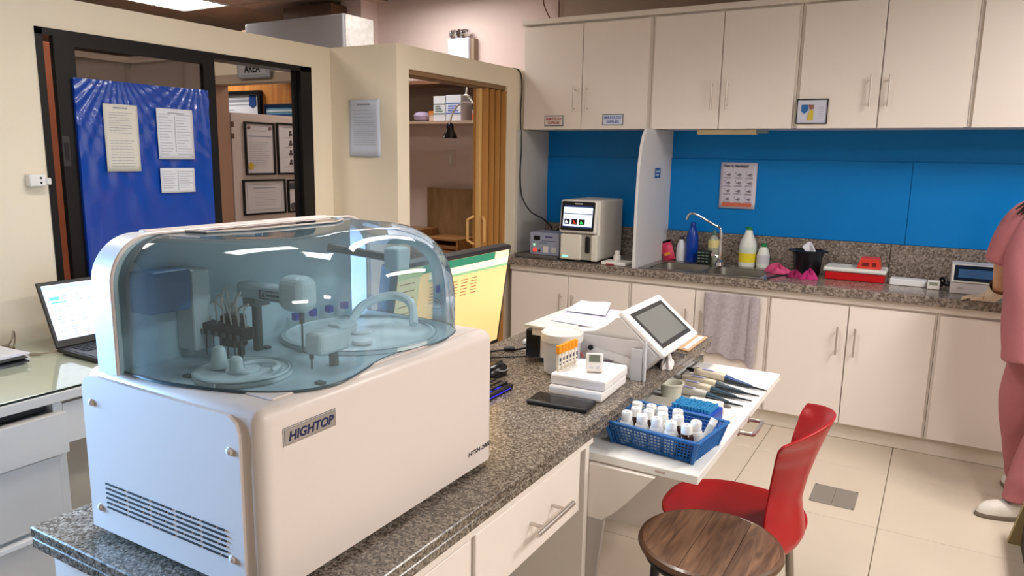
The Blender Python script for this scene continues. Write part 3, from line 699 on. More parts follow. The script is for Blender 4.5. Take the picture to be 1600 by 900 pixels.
O('screen_panel', B().box(-.102, .088, -.0172, -.0160, .108, .113, M_=hs).box(-.102, .088, -.0172, -.0160, .150, .160, M_=hs).box(-.104, .09, -.0172, -.0160, .026, .034, M_=hs), M('scr_blue', (40, 60, 110), .4, emit=.3), hb)
O('screen_panel', B().box(-.095, -.058, -.0172, -.0160, .045, .078, M_=hs).box(-.047, -.009, -.0172, -.0160, .045, .078, M_=hs).box(.003, .043, -.0172, -.0160, .045, .078, M_=hs), M('scr_black', (10, 12, 14), .4), hb)
for (x_, c_) in ((-.09, (230, 235, 240)), (-.038, (220, 50, 40)), (.01, (60, 190, 90))):
    O('histogram', B().add([hs @ Vector(p) for p in ((x_, -.0175, .05), (x_+.025, -.0175, .05), (x_+.006, -.0175, .072))], [(0, 1, 2)]), M('hist%d' % c_[0], c_, .4, emit=.8), hb)
O('nameplate', B().box(-.03, .02, -.0172, -.0160, .168, .175, M_=hs), M('plate_lite', (210, 210, 215), .4), hb)
O('status_lamp', B().box(-2.022, -1.985, 4.098, 4.101, .842, .852), M('green_lamp2', (120, 255, 190), .4, emit=1.4), ha)
O('rubber_foot', B().box(-2.02, -1.99, 4.14, 4.17, .816, .827).box(-1.84, -1.81, 4.14, 4.17, .816, .827).box(-2.02, -1.99, 4.45, 4.48, .816, .827).box(-1.84, -1.81, 4.45, 4.48, .816, .827), black, ha)
# tray with white bottle
tr = T('reagent_tray', 'small white tray right of the blood analyser', 'tray', (-1.68, 4.15, .815))
O('tray_body', B().box(-1.755, -1.60, 4.09, 4.22, .816, .836, .003, 1), white_pl, tr)
O('red_strip', B().box(-1.72, -1.67, 4.085, 4.09, .818, .826), M('dull_red', (176, 50, 50), .5), tr)
def bottle(name, label, x, y, z, prof, body, capc, capr, caph, cat='bottle', labm=None, lz=None, rr=None, group=None):
    t = T(name, label, cat, (x, y, z), group=group)
    O('body', B().lathe(prof, (x, y, z), 24), body, t)
    zt = z+prof[-1][1]
    if capr: O('cap', B().lathe([(capr, -.002), (capr, caph*.9), (capr*.85, caph)], (x, y, zt), 20), capc, t)
    if labm: O('label', B().lathe([(rr*1.012, lz[0]), (rr*1.012, lz[1])], (x, y, z), 24), labm, t)
    return t
bottle('reagent_bottle', 'small white bottle standing on tray right of the analyser', -1.68, 4.16, .836, [(.02, 0), (.023, .006), (.022, .032), (.014, .04)], white_pl, M('cap_white', (236, 232, 226), .4), .015, .022)
# sink-side bottles
whiteb = M('bottle_white', (222, 220, 226), .35)
bottle('pump_bottle', 'plain white squeeze bottle between pink pouch and blue bottle', -1.405, 4.55, .815, [(.028, 0), (.032, .01), (.031, .08), (.024, .115), (.012, .14)], whiteb, M('dark_cap', (60, 60, 66), .4), .014, .016)
bottle('blue_bottle', 'tall dark blue bottle with pointed cap behind the sink', -1.335, 4.54, .815, [(.036, 0), (.04, .01), (.038, .12), (.037, .16), (.024, .205), (.016, .22)], M('bottle_blue', (10, 60, 160), .2), M('cap_blue', (10, 50, 150), .3), .016, .03)
bottle('bleach_bottle', 'large white bottle with yellow label and green cap behind the sink', -.995, 4.55, .815, [(.047, 0), (.051, .012), (.051, .12), (.045, .155), (.026, .195), (.018, .225)], M('bleach_white', (222, 224, 216), .35), M('cap_green', (30, 130, 70), .4), .019, .018,
       labm=M('label_yellow', (230, 208, 50), .5), lz=(.03, .085), rr=.051)
O('upper_label', B().lathe([(.0516, .088), (.0516, .118)], (-.995, 4.55, .815), 24), M('label_mint', (206, 220, 206), .5), bpy.data.objects['bleach_bottle'])
bottle('small_bleach_bottle', 'smaller white bottle with green cap beside the yellow-labelled one', -.90, 4.54, .815, [(.034, 0), (.037, .01), (.037, .075), (.028, .11), (.016, .13)], MATS['bleach_white'], MATS['cap_green'], .017, .02,
       labm=M('label_pale', (206, 204, 214), .5), lz=(.03, .08), rr=.037)
bottle('soap_bottle', 'clear pump bottle with pale yellow label standing behind the dark basket', -1.21, 4.575, .815, [(.03, 0), (.034, .01), (.034, .14), (.02, .165), (.012, .175)], M('clear_amber', (176, 176, 160), .2), M('pump_green', (90, 130, 120), .4), .012, .03,
       labm=M('label_cream', (236, 220, 150), .5), lz=(.10, .145), rr=.034)
# scrubber basket (black)
bk = T('brush_holder', 'black perforated brush holder on the sink rim', 'holder', (-1.235, 4.475, .82))
O('shell', B().box(-1.275, -1.195, 4.445, 4.495, .821, .905, .006, 2), M('holder_black', (14, 24, 20), .4), bk)
b = B()
for r in range(4):
    for c_ in range(3): b.box(-1.268+.024*c_, -1.252+.024*c_, 4.443, 4.446, .835+.018*r, .840+.018*r)
stuff(O('slots', b, M('slot_pale', (130, 150, 140), .5), bk))
# pink pouch
pp = T('pink_pouch', 'pink and red refill pouch leaning in the corner by the divider', 'pouch', (-1.48, 4.53, .815))
xf = Matrix.Translation((-1.475, 4.54, .817)) @ Matrix.Rotation(math.radians(-16), 4, 'Y')
def pouch(u, v):
    x_ = (u-.5)*.08*(1-.15*v); return (x_, -.018*math.sin(PI*u)*math.sin(PI*min(1, v+.12)), v*.125)
def pouchb(u, v): p = pouch(u, v); return (p[0], -p[1]*.8, p[2])
O('pouch_body', B().grid(pouch, 10, 10).grid(pouchb, 10, 10), M('pouch_pink', (206, 52, 92), .35, var=.25, vscale=40), pp, xf=xf)
O('print', B().box(-.02, .02, -.019, -.017, .03, .05), M('pouch_orange', (226, 140, 60), .5), pp, xf=xf)
# cloths
def cloth(name, label, x, y, z, sx, sy, sz, col, seed, cat='cloth'):
    rnd = random.Random(seed); ph = [rnd.uniform(0, 6) for _ in range(6)]
    b = B()
    def fn(u, v):
        a = u*2*PI; e = v*PI/2
        r = math.cos(e)*(1+.22*math.sin(3*a+ph[0])+.12*math.sin(5*a+ph[1]))
        zz = math.sin(e)*(1+.28*math.sin(4*a+ph[2]+v*3)+.18*math.sin(7*a+ph[3]))
        return (x+sx*r*math.cos(a), y+sy*r*math.sin(a), z+.001+sz*max(0, zz)*(1-.25*math.sin(2*a)))
    b.grid(fn, 48, 12)
    return tag(O(name, b, M('cloth_%s' % name+str(seed), col, .8, bump=.6, bscale=60, var=.25, vscale=30), smooth=True), label, cat)
cloth('pink_rag', 'pink patterned rag lying over the sink right edge', -.775, 4.36, .82, .062, .05, .035, (196, 70, 116), 2)
cloth('magenta_sponge', 'dark magenta cloth pad in front of the black tub, left one', -.665, 4.27, .815, .04, .035, .032, (140, 14, 76), 5)
cloth('magenta_rag', 'magenta and pink rag in front of the black tub, right one', -.598, 4.26, .815, .04, .035, .035, (180, 36, 110), 9)
st = T('scrub_brush', 'thin metal tool handle lying across sink right edge', 'tool', (-.74, 4.18, .82))
O('shaft', B().tube([(-.79, 4.09, .824), (-.71, 4.24, .83)], .004, 8), black, st); O('tip', B().tube([(-.80, 4.07, .824), (-.79, 4.09, .824)], .006, 8), chrome, st)
# black tub with tissue
tb_ = T('black_tub', 'black plastic tub with white tissue sticking out', 'tub', (-.635, 4.44, .815))
O('body', B().lathe([(.068, 0), (.078, .10), (.086, .128), (.095, .13), (.097, .14), (.084, .142), (.076, .10), (.06, .012)], (-.635, 4.44, .815), 28), M('tub_black', (16, 16, 22), .35), tb_)
for k in (-1, 1): O('grip', B().box(-.635+k*.092-.014, -.635+k*.092+.014, 4.42, 4.46, .945, .955, .003, 1), MATS['tub_black'], tb_)
O('tissue', B().grid(lambda u, v: (-.66+.085*u+.01*math.sin(6*v), 4.43+.03*math.sin(5*u)+.02*v, .935+.065*v*(.5+.5*math.sin(u*4+.4))), 10, 6), paper, tb_)
# red tray with lid and rack on it
rt = T('red_tray', 'red tray with translucent white lid on the worktop', 'tray', (-.38, 4.4, .815))
O('tray', B().box(-.525, -.232, 4.33, 4.50, .816, .862, .006, 2), M('tray_red', (196, 10, 22), .35), rt)
O('lid', B().box(-.535, -.224, 4.32, 4.51, .862, .884, .008, 2), M('lid_milky', (222, 222, 216), .35), rt)
rk = T('red_rack', 'small red plastic rack sitting on the white tray lid', 'rack', (-.31, 4.4, .884))
O('body', B().prism([(-.372, .885), (-.255, .885), (-.268, .942), (-.355, .942)], 'y', 4.36, 4.46), M('rack_red', (214, 62, 48), .4), rk)
O('opening', B().box(-.348, -.313, 4.3585, 4.3605, .898, .918), M('rack_dark', (110, 20, 22), .5), rk)
O('opening', B().box(-.298, -.278, 4.3585, 4.3605, .898, .920), MATS['rack_dark'], rk)
tag(O('white_tray', B().box(-.205, -.035, 4.33, 4.42, .8155, .848, .003, 1), M('tray_white', (226, 224, 226), .4)), 'low white rectangular tray between red tray and small timer', 'tray')
tm2 = T('bench_timer', 'small square white digital timer on worktop', 'timer', (0, 4.3, .815))
O('case', B().box(-.03, .026, 4.29, 4.325, .8155, .86, .004, 2), white_pl, tm2); O('display', B().box(-.021, .017, 4.2885, 4.2905, .838, .853), M('lcd', (150, 152, 140), .3), tm2)
cord_ = O('tangled_cable', B().tube(smooth([(.03, 4.40, .82), (.045, 4.38, .85), (.035, 4.37, .87), (.025, 4.38, .85), (.05, 4.40, .83), (.07, 4.38, .835), (.06, 4.40, .85), (.085, 4.42, .83)], 5), .006, 6), black)
tag(cord_, 'tangled black cable beside the small analyser', 'cable')
sa = T('small_analyser', 'compact white analyser with dark blue screen partly behind the person', 'analyser', (.17, 4.35, .815))
O('body', B().prism([(4.235, .817), (4.48, .817), (4.48, .93), (4.43, .955), (4.285, .955), (4.245, .87)], 'x', .07, .27), M('sa_white', (214, 206, 206), .4), sa)
xs = Matrix.Translation((.17, 4.262, .912)) @ Matrix.Rotation(math.radians(-24), 4, 'X')
O('bezel', B().box(-.098, .098, -.006, .006, -.048, .050, .006, 2, xs), white_pl, sa)
O('screen', B().box(-.088, .088, -.0075, -.005, -.038, .042, .003, 1, xs), M('sa_screen', (24, 40, 62), .15), sa)
O('screen_panel', B().box(-.070, .088, -.0082, -.0074, -.022, .022, M_=xs), M('sa_panel', (52, 84, 122), .2, emit=.25), sa)
O('button', B().box(.10, .125, 4.237, 4.242, .838, .846), M('btn', (190, 184, 184), .4), sa)
# towel on the cabinet door
tw = T('towel', 'grey terry towel hanging over the door under the sink', 'towel', (-.96, 4.05, .38))
def tow(u, v):
    x_ = -1.105+.285*u+.012*v*(1-u)-.012*u*v; z_ = .724-v*(.335+.05*u+.012*math.sin(u*14))
    return (x_, 4.062-.012-.006*math.sin(u*17+v*2)-.006*math.sin(u*7), z_)
to = O('cloth', B().grid(tow, 40, 40), M('terry_grey', (176, 166, 172), .95, bump=1, bscale=160, var=.12, vscale=60), tw)
md = to.modifiers.new('s', 'SOLIDIFY'); md.thickness = .004
def tow2(u, v): p = tow(.86+.14*u, v*1.03); return (p[0]+.012+.008*u, p[1]-.006-.008*math.sin(u*PI), p[2])
O('fold', B().grid(tow2, 8, 30), MATS['terry_grey'], tw)
# floor plate
fp = T('floor_drain_plate', 'grey metal cover plate set in the floor tiles', 'floor plate', (-.285, 3.34, 0))
O('plate', B().box(-.375, -.195, 3.243, 3.437, .0005, .004, .001, 1), M('plate_grey', (146, 138, 130), .4, .4), fp)
O('seam', B().box(-.2855, -.2835, 3.244, 3.436, .004, .0045), M('seam_dark', (96, 90, 84), .6), fp)
for sx_ in (-.368, -.202):
    for sy_ in (3.25, 3.43): O('screw', B().cyl((sx_, sy_, .004), .004, .001, 'z', 8), M('screw_dark', (90, 80, 70), .5), fp)
# ================================================================== ISLAND
it = T('island_worktop', 'speckled granite slab on top of the white island', 'worktop', (-.99, 1.6, .77))
O('slab', B().box(-1.30, -.685, .60, 2.655, .7905, .81, .002, 1), gran, it)
O('lower_slab', B().box(-1.30, -.6865, .6015, 2.655, .77, .7895, .002, 1), gran, it)
isl = T('island_cabinet', 'white island cabinet body with drawer below the granite slab', 'cabinet', (-.99, 1.1, 0))
O('rail', B().box(-1.27, -.697, .62, 1.617, .748, .7695).box(-1.27, -1.25, 1.617, 2.64, .73, .7695), white_frame, isl)
O('side_panel', B().box(-1.27, -.705, .62, .638, 0, .748), white_frame, isl)
O('side_panel', B().box(-1.27, -.70, 1.582, 1.603, 0, .748, .001, 1), white_frame, isl)
O('divider', B().box(-1.25, -.71, 1.066, 1.084, 0, .748), white_frame, isl)
O('back_panel', B().box(-1.27, -1.25, .638, 2.62, 0, .748), white_frame, isl)
O('end_panel', B().box(-1.27, -.72, 2.62, 2.64, 0, .7695), white_frame, isl)
O('floor_panel', B().box(-1.25, -.71, .638, 1.066, .06, .08), white_frame, isl)
d_ = O('door', B().box(-.718, -.700, .642, 1.062, .07, .742, .001, 1), white_lam, isl)
bar_handle(-.700, .70, .45, .62, d_, out=(1, 0, 0))
d_ = O('drawer', B().box(-.722, -.702, 1.088, 1.555, .590, .742, .0015, 1), white_lam, isl)
O('drawer_box', B().box(-1.15, -.722, 1.10, 1.54, .60, .72), M('drawer_in', (214, 206, 196), .5), isl)
g = B(); 
g.tube([(-.665, 1.268, .668), (-.665, 1.442, .668)], .0062, 12)
g.tube([(-.702, 1.305, .668), (-.665, 1.305, .668)], .0042, 8); g.tube([(-.702, 1.405, .668), (-.665, 1.405, .668)], .0042, 8)
O('handle', g, steel, d_)
O('bracket', B().prism([(-.70, .697), (-.53, .697), (-.62, .59), (-.66, .555), (-.70, .555)], 'y', 1.605, 1.619), white_frame, isl)
O('bracket_leg', B().prism([(-.70, .555), (-.655, .555), (-.672, .40), (-.668, .15), (-.66, 0), (-.70, 0)], 'y', 1.605, 1.619), M('leg_grey', (176, 168, 162), .5), isl)
pb = T('pull_out_board', 'white pull-out board with chrome handle sliding from under the island top', 'board', (-.70, 2.11, .70))
O('board', B().box(-1.10, -.43, 1.622, 2.612, .698, .72, .0015, 1), M('board_white', (238, 236, 232), .32), pb)
O('handle', B().tube(smooth([(-.43, 2.02, .70), (-.40, 2.02, .70), (-.39, 2.03, .70), (-.39, 2.13, .70), (-.40, 2.14, .70), (-.43, 2.14, .70)], 4), .006, 8).cyl((-.431, 2.02, .70), .011, .004, 'x', 10).cyl((-.431, 2.14, .70), .011, .004, 'x', 10), steel, pb)
O('runner', B().box(-1.09, -.70, 2.600, 2.618, .72, .745), steel, pb)
O('edge_mark', B().box(-.535, -.51, 1.6215, 1.6225, .706, .712), M('edge_chip', (196, 176, 168), .7), pb)

# ------------------------------------------------------------------ CHEMISTRY ANALYSER
an = T('chemistry_analyser', 'large white chemistry analyser with blue tinted dome on granite island', 'analyser', (-.985, .957, .81))
O('body', B().box(-1.195, -.773, .654, 1.262, .822, 1.10, .022, 4, None, True), mach, an, smooth=True, ang=60)
O('top_lip', B().box(-1.10, -.80, .70, 1.235, 1.0995, 1.103, .0015, 1), mach, an)
sp = O('side_cover', B().prism([(-1.190, .8235), (-.812, .8235), (-.812, 1.062), (-.818, 1.078), (-.834, 1.087), (-1.165, 1.090), (-1.180, 1.084), (-1.190, 1.070)], 'y', .6485, .656), mach, an)
for (x_, z_) in ((-1.165, 1.045), (-.832, 1.035), (-1.165, .862), (-.838, .868)):
    O('screw_cap', B().lathe([(.0065, 0), (.005, .003), (.002, .0042)], (0, 0, 0), 12), mach, sp, xf=Matrix.Translation((x_, .6485, z_)) @ Matrix.Rotation(PI/2, 4, 'X'))
b = B(); rnd = random.Random(3)
for g_ in range(5):
    x0 = -1.143+g_*.0605
    for r in range(6):
        z0 = .910-.0083*r
        x = x0; end = x0+.053
        split = [(.036, .011), (.013, .034), (.053, 0)][(r+g_) % 3] if r % 3 else (.030+.004*(g_ % 2), .014)
        for L_ in split:
            if L_ > 0: b.box(x, min(x+L_, end), .6465, .6487, z0-.0012, z0+.0012); x += L_+.0055
stuff(O('vent_slots', b, M('slot_black', (16, 14, 14), .6), an))
bdg = O('badge', B().box(-.7735, -.770, .694, .796, 1.040, 1.0645, .0015, 2), M('badge_silver', (172, 170, 172), .25, .9), an)
O('badge_rim', B().box(-.7735, -.7715, .692, .798, 1.038, 1.0665, .001, 1), M('rim_silver', (220, 218, 220), .2, .8), an)
text(bdg, 'HIGHTOP', (-.7697, .746, 1.0522), .090, .0145, M('badge_navy', (16, 24, 84), .4), 'x', shear=.18)
text(an, 'HTSH-2000', (-.7725, 1.209, .857), .083, .0098, M('print_black', (20, 20, 26), .5), 'x', shear=.12, name='model_lettering')
for (x_, y_) in ((-1.15, .70), (-.82, .70), (-1.15, 1.22), (-.82, 1.22)):
    O('rubber_foot', B().lathe([(.02, 0), (.02, .0115)], (x_, y_, .8103), 14), black, an)
# housing arch (superelliptic slab)
def arch(rc, yc, ry, rz, z0):
    out = [(yc-ry, z0)]
    for k in range(13): a = PI/2*k/12; out.append((yc-ry+rc-rc*math.cos(a), z0+rz-rc+rc*math.sin(a)))
    for k in range(13): a = PI/2*k/12; out.append((yc+ry-rc+rc*math.sin(a), z0+rz-rc+rc*math.cos(a)))
    out.append((yc+ry, z0)); return out
YC = .957
hp = arch(.075, YC, .300, .219, 1.098)
hpl = [p for p in hp if p[0] <= 1.195]+[(1.195, 1.098)]
hb2 = B().prism(hpl, 'x', -1.152, -1.100)
hr_ = [p for p in hp if p[0] >= 1.19]; hi_ = [(YC+(p[0]-YC)*.955, 1.098+(p[1]-1.098)*.945) for p in hr_]
hb2.prism(hr_+hi_[::-1], 'x', -1.152, -1.100)
O('inner_panel', B().prism([(YC+(p[0]-YC)*.985 if p[0] < YC else min(p[0], 1.193), 1.098+(p[1]-1.098)*.985) for p in hpl], 'x', -1.100, -1.0985), M('inner_blue', (176, 204, 214), .45), an)
O('rear_housing', hb2, M('machine_cool', (232, 228, 228), .35), an, smooth=True, ang=50)
O('housing_edge', B().tube([(-1.099, p[0]*.999+YC*.001, p[1]) for p in arch(.075, YC, .300, .219, 1.099)], .0028, 6), M('edge_pinkish', (244, 228, 222), .3), an)
O('top_rail', B().box(-1.148, -1.13, .74, 1.16, 1.316, 1.3205, .0015, 1).box(-1.12, -1.104, .78, 1.18, 1.316, 1.3195, .001, 1), mach, an)
# dome
ol = smooth([(-1.10, .668), (-1.01, .663), (-.926, .680), (-.85, .705), (-.80, .742), (-.779, .79), (-.778, .83), (-.792, .885), (-.808, .94), (-.812, .99), (-.806, 1.04), (-.799, 1.09), (-.803, 1.14), (-.825, 1.195), (-.87, 1.232), (-.93, 1.246), (-1.01, 1.248), (-1.10, 1.248)], 5)
NV = 34
def dome(ztop=.214, z0=1.101):
    b = B(); n = len(ol); vs = []
    rows = [(ztop*.25*k/4, None) for k in range(4)]
    hs_ = [0, .02, .035, .05]+[.06+(.154)*math.sin(PI/2*k/22) for k in range(23)]
    for h_ in hs_:
        ix = .125*(1-math.sqrt(max(0, 1-(max(0, h_-.06)/.154)**2)))
        iy = .078*(1-math.sqrt(max(0, 1-(max(0, h_-.136)/.078)**2)))
        for p in ol: vs.append((-1.10+(p.x+1.10)*(1-ix/.30), YC+(p.y-YC)*(1-iy/.291), z0+h_))
    for q in (.75, .5, .25, .001):
        for p in ol: vs.append((-1.10+(p.x+1.10)*(1-.125/.30)*q, YC+(p.y-YC)*(1-.078/.291), z0+ztop+.0005*(1-q)))
    m_ = len(vs)//n
    fs = [(j*n+i, j*n+i+1, (j+1)*n+i+1, (j+1)*n+i) for j in range(m_-1) for i in range(n-1)]
    b.sm = True
    return b.add(vs, fs)
dg = sheet('dome_acrylic', (.77, .86, .90), rough=.012, ior=1.4, diff=.14, dcol=(.50, .66, .74))
dm = O('dome_cover', dome(), dg, an)
eb = B().tube([(p.x, p.y, 1.1022) for p in ol], .0018, 5)
O('dome_edge', eb, M('edge_dark', (60, 84, 96), .3), an)
O('dome_window', B().prism([(-1.10, .79), (-1.055, .80), (-1.035, .87), (-1.03, 1.08), (-1.06, 1.13), (-1.10, 1.135)], 'z', 1.3155, 1.3185), M('window_gloss', (58, 62, 68), .06, coat=1), an)
O('dome_window_rim', B().tube([(-1.10, .79, 1.3185), (-1.055, .80, 1.3185), (-1.035, .87, 1.3185), (-1.03, 1.08, 1.3185), (-1.06, 1.13, 1.3185), (-1.10, 1.135, 1.3185)], .0018, 5), mach, an)
# deck and mechanism
deckm = M('deck', (186, 210, 220), .4)
O('deck', B().add([(p.x*.985-.0165*.7, p.y*.985+YC*.015, 1.1045) for p in ol], [list(range(len(ol)))]), deckm, an)
rm = M('rotor', (204, 222, 228), .3)
def rotor(name, cx, cy, r, inner):
    o = O(name, B().lathe([(r, 0), (r, .006), (r*.93, .009), (r*.93, .006), (inner*1.3, .006), (inner*1.3, .010), (inner, .011)], (cx, cy, 1.105), 40), rm, an)
    O('rotor_ring', B().tube([(cx+r*.99*math.cos(2*PI*k/40), cy+r*.99*math.sin(2*PI*k/40), 1.112) for k in range(41)], .0016, 5), M('ring_grey', (150, 172, 184), .4), o)
    return o
r1 = rotor('reaction_rotor', -.928, .757, .075, .02)
r2 = rotor('reagent_rotor', -.948, 1.052, .148, .02)
O('rotor_handle', B().tube(ring_path((-.905, .765, 1.118), .032, 0, PI, 10), .004, 6), rm, r1)
O('rotor_knob', B().lathe([(.011, 0), (.010, .02), (.006, .024)], (-.925, .742, 1.113), 14).lathe([(.014, 0), (.010, .03), (.007, .034)], (-.965, .742, 1.113), 14), rm, r1)
O('rotor_handle', B().tube(smooth([(-.965, 1.03, 1.115), (-.985, 1.10, 1.15), (-.96, 1.16, 1.165), (-.91, 1.16, 1.155), (-.88, 1.13, 1.12)], 5), .009, 8), rm, r2)
O('rotor_knob', B().lathe([(.018, 0), (.018, .006), (.012, .008)], (-.885, .985, 1.113), 14), rm, r2)
# washing station
blk = M('mech_black', (22, 22, 26), .35)
wm = O('wash_manifold', B().box(-1.062, -.955, .780, .806, 1.148, 1.168, .002, 1), blk, an)
for k in range(6):
    x_ = -1.05+.0175*k
    O('wash_needle', B().tube([(x_, .785, 1.150), (x_, .785, 1.112)], .0013, 6).lathe([(.003, 0), (.003, .008)], (x_, .778, 1.150), 8), M('needle', (90, 96, 100), .3, .7), wm)
    lift = [.035, .048, .062, .04, .058, .04][k]
    O('wash_hose', B().tube(smooth([(x_, .795, 1.166), (x_-.006, .797, 1.166+lift*.7), (x_+.002, .80, 1.166+lift), (x_*.5-.51, .806, 1.166+lift*.7), (x_*.4-.612, .81, 1.17)], 4), .0016, 6), M('hose', (176, 176, 172), .4), wm)
O('wash_block', B().box(-1.035, -1.0, .80, .83, 1.125, 1.180, .003, 1), blk, wm)
O('wash_post', B().cyl((-1.02, .83, 1.105), .006, .05), blk, wm)
# sampling arm on its column
am = M('arm_pale', (196, 216, 224), .35)
ar = O('sample_arm', B().box(-1.060, -.925, .855, .888, 1.198, 1.226, .008, 3).box(-.955, -.892, .848, .895, 1.186, 1.248, .020, 5), am, an)
O('arm_column', B().cyl((-1.026, .872, 1.105), .0085, .092), M('column_dark', (96, 98, 98), .3, .7), ar)
O('arm_collar', B().box(-1.042, -1.010, .856, .888, 1.186, 1.199), M('collar', (120, 128, 132), .4), ar)
O('probe', B().tube([(-.912, .868, 1.188), (-.912, .868, 1.168)], .0045, 8).tube([(-.912, .868, 1.17), (-.912, .868, 1.118)], .0018, 6), M('probe_dark', (60, 66, 70), .3, .6), ar)
O('warning_label', B().box(-.995, -.925, .8535, .8545, 1.203, 1.2045).box(-.995, -.925, .8535, .8545, 1.217, 1.2185).box(-.996, -.9948, .8535, .8545, 1.203, 1.2185).box(-.9262, -.925, .8535, .8545, 1.203, 1.2185)
  .add([(-.991, .8535, 1.207), (-.983, .8535, 1.207), (-.987, .8535, 1.215)], [(0, 1, 2)]).box(-.979, -.935, .8535, .8545, 1.209, 1.2125), M('warn', (44, 66, 78), .5), ar)
ar2 = O('reagent_arm', B().box(-.872, -.832, .830, .905, 1.128, 1.166, .010, 4).box(-.868, -.838, .88, .925, 1.152, 1.172, .006, 2), am, an)
O('arm_column', B().cyl((-.845, .872, 1.105), .008, .03), MATS['column_dark'], ar2)
O('probe', B().tube([(-.858, .835, 1.13), (-.858, .835, 1.122)], .004, 8).tube([(-.858, .835, 1.125), (-.858, .835, 1.106)], .0016, 6), MATS['probe_dark'], ar2)
ar3 = O('mixer_arm', B().box(-.985, -.945, 1.165, 1.205, 1.215, 1.262, .006, 3), am, an)
O('mixer_rod', B().tube([(-1.075, 1.10, 1.262), (-1.05, 1.12, 1.257), (-.985, 1.18, 1.240)], .009, 8), blk, ar3)
O('blue_cuvettes', B().box(-1.078, -1.066, 1.00, 1.012, 1.128, 1.142).box(-1.078, -1.066, 1.045, 1.057, 1.128, 1.142).box(-1.078, -1.066, 1.09, 1.102, 1.128, 1.142).box(-1.078, -1.066, 1.135, 1.147, 1.128, 1.142), M('cuvette_blue', (10, 30, 160), .4), an)
O('rear_box', B().box(-1.099, -1.05, .685, .762, 1.195, 1.262, .004, 2), M('rear_blue', (70, 116, 166), .4), an)
O('rear_cabinet', B().box(-1.099, -1.052, .765, .80, 1.12, 1.258, .004, 2), am, an)
for (x_, y_) in ((-.985, .700), (-1.02, .885), (-.79, .785)): O('deck_clip', B().box(x_-.007, x_+.007, y_-.005, y_+.005, 1.105, 1.109), M('clip', (50, 66, 72), .5), an)

# ------------------------------------------------------------------ THINGS ON THE ISLAND
# monitor
mo = T('monitor', 'black-framed monitor with yellowish table on screen behind the analyser', 'monitor', (-1.22, 1.76, .81))
lean = Matrix.Translation((-1.205, 1.705, .855)) @ Matrix.Rotation(math.radians(8), 4, 'Y')
O('panel', B().box(-.035, 0, -.30, .285, 0, .325, .004, 2, lean), black, mo)
mon = O('screen', B().box(.0, .001, -.272, .272, .014, .312, M_=lean), M('mon_cream', (246, 200, 132), .4, emit=.62), mo)
def scr(y0, y1, z0, z1, col, e, nm='screen_area'):
    return O(nm, B().box(.001, .0016, y0, y1, z0, z1, M_=lean), M('mc%d_%d_%d' % col, col, .4, emit=e), mon)
scr(-.17, .19, .290, .312, (30, 128, 96), .5, 'header_bar'); scr(.19, .272, .290, .312, (246, 220, 180), .65, 'header_bar')
scr(-.14, .272, .262, .270, (130, 180, 130), .7, 'header_bar'); scr(-.14, .272, .270, .290, (244, 230, 196), .7, 'header_bar')
scr(-.272, -.17, .285, .312, (160, 180, 130), .6, 'header_bar'); scr(-.272, -.18, .014, .285, (206, 196, 150), .5, 'side_column')
b = B()
for r in range(6):
    for c_ in range(5): b.box(.0016, .002, -.13+.05*c_, -.13+.05*c_+.032, .245-.009*r, .2475-.009*r, M_=lean)
for r in range(12): b.box(.0016, .002, -.262, -.20, .27-.02*r, .273-.02*r, M_=lean)
stuff(O('print', b, M('mon_ink', (170, 140, 96), .5), mon))
O('stand', B().box(-1.25, -1.225, 1.72, 1.79, .822, .95, .004, 1), black, mo)
O('base', B().box(-1.285, -1.13, 1.62, 1.89, .8102, .823, .004, 2), black, mo)
# mouse, keyboard
ms = T('mouse', 'black gaming mouse on the granite beside the keyboard', 'mouse', (-1.10, 1.80, .81))
O('body', B().lathe([(.030, 0), (.034, .008), (.032, .022), (.022, .034), (.006, .038)], (-1.10, 1.80, .8105), 24, .95, 1.55), M('mouse_black', (18, 18, 20), .25), ms)
O('side_stripe', B().tube(smooth([(-1.068, 1.77, .835), (-1.068, 1.80, .828), (-1.072, 1.83, .826)], 4), .0015, 5), M('stripe_lite', (170, 170, 175), .3), ms)
O('wheel', B().cyl((-1.105, 1.835, .842), .006, .008, 'x', 12), M('dark_rubber', (36, 36, 38), .7), ms)
kb = T('keyboard', 'black keyboard with blue glow partly hidden behind the analyser', 'keyboard', (-1.06, 1.49, .81))
O('base', B().box(-1.14, -.985, 1.29, 1.715, .811, .826, .004, 2), M('kb_black', (14, 14, 20), .35), kb)
kk = B().box(-.0075, .0075, -.0075, .0075, 0, .006, .0015, 1)
k0 = None; nk = 0
for i in range(7):
    for j in range(22):
        loc = Vector((-1.125+.0195*i, 1.305+.0189*j, .826))-OFF['keyboard']
        if k0 is None: k0 = O('key', kk, M('key_black', (20, 20, 26), .4), kb, local=True); k0.location = loc
        else: again(k0, loc, kb)
O('glow_strip', B().box(-1.01, -.999, 1.60, 1.625, .826, .8272).box(-1.01, -.999, 1.64, 1.67, .826, .8272).box(-1.05, -1.04, 1.685, 1.70, .826, .8272).box(-.9855, -.9843, 1.56, 1.70, .8165, .818), M('kb_glow', (40, 36, 240), .5, emit=1.2), kb)
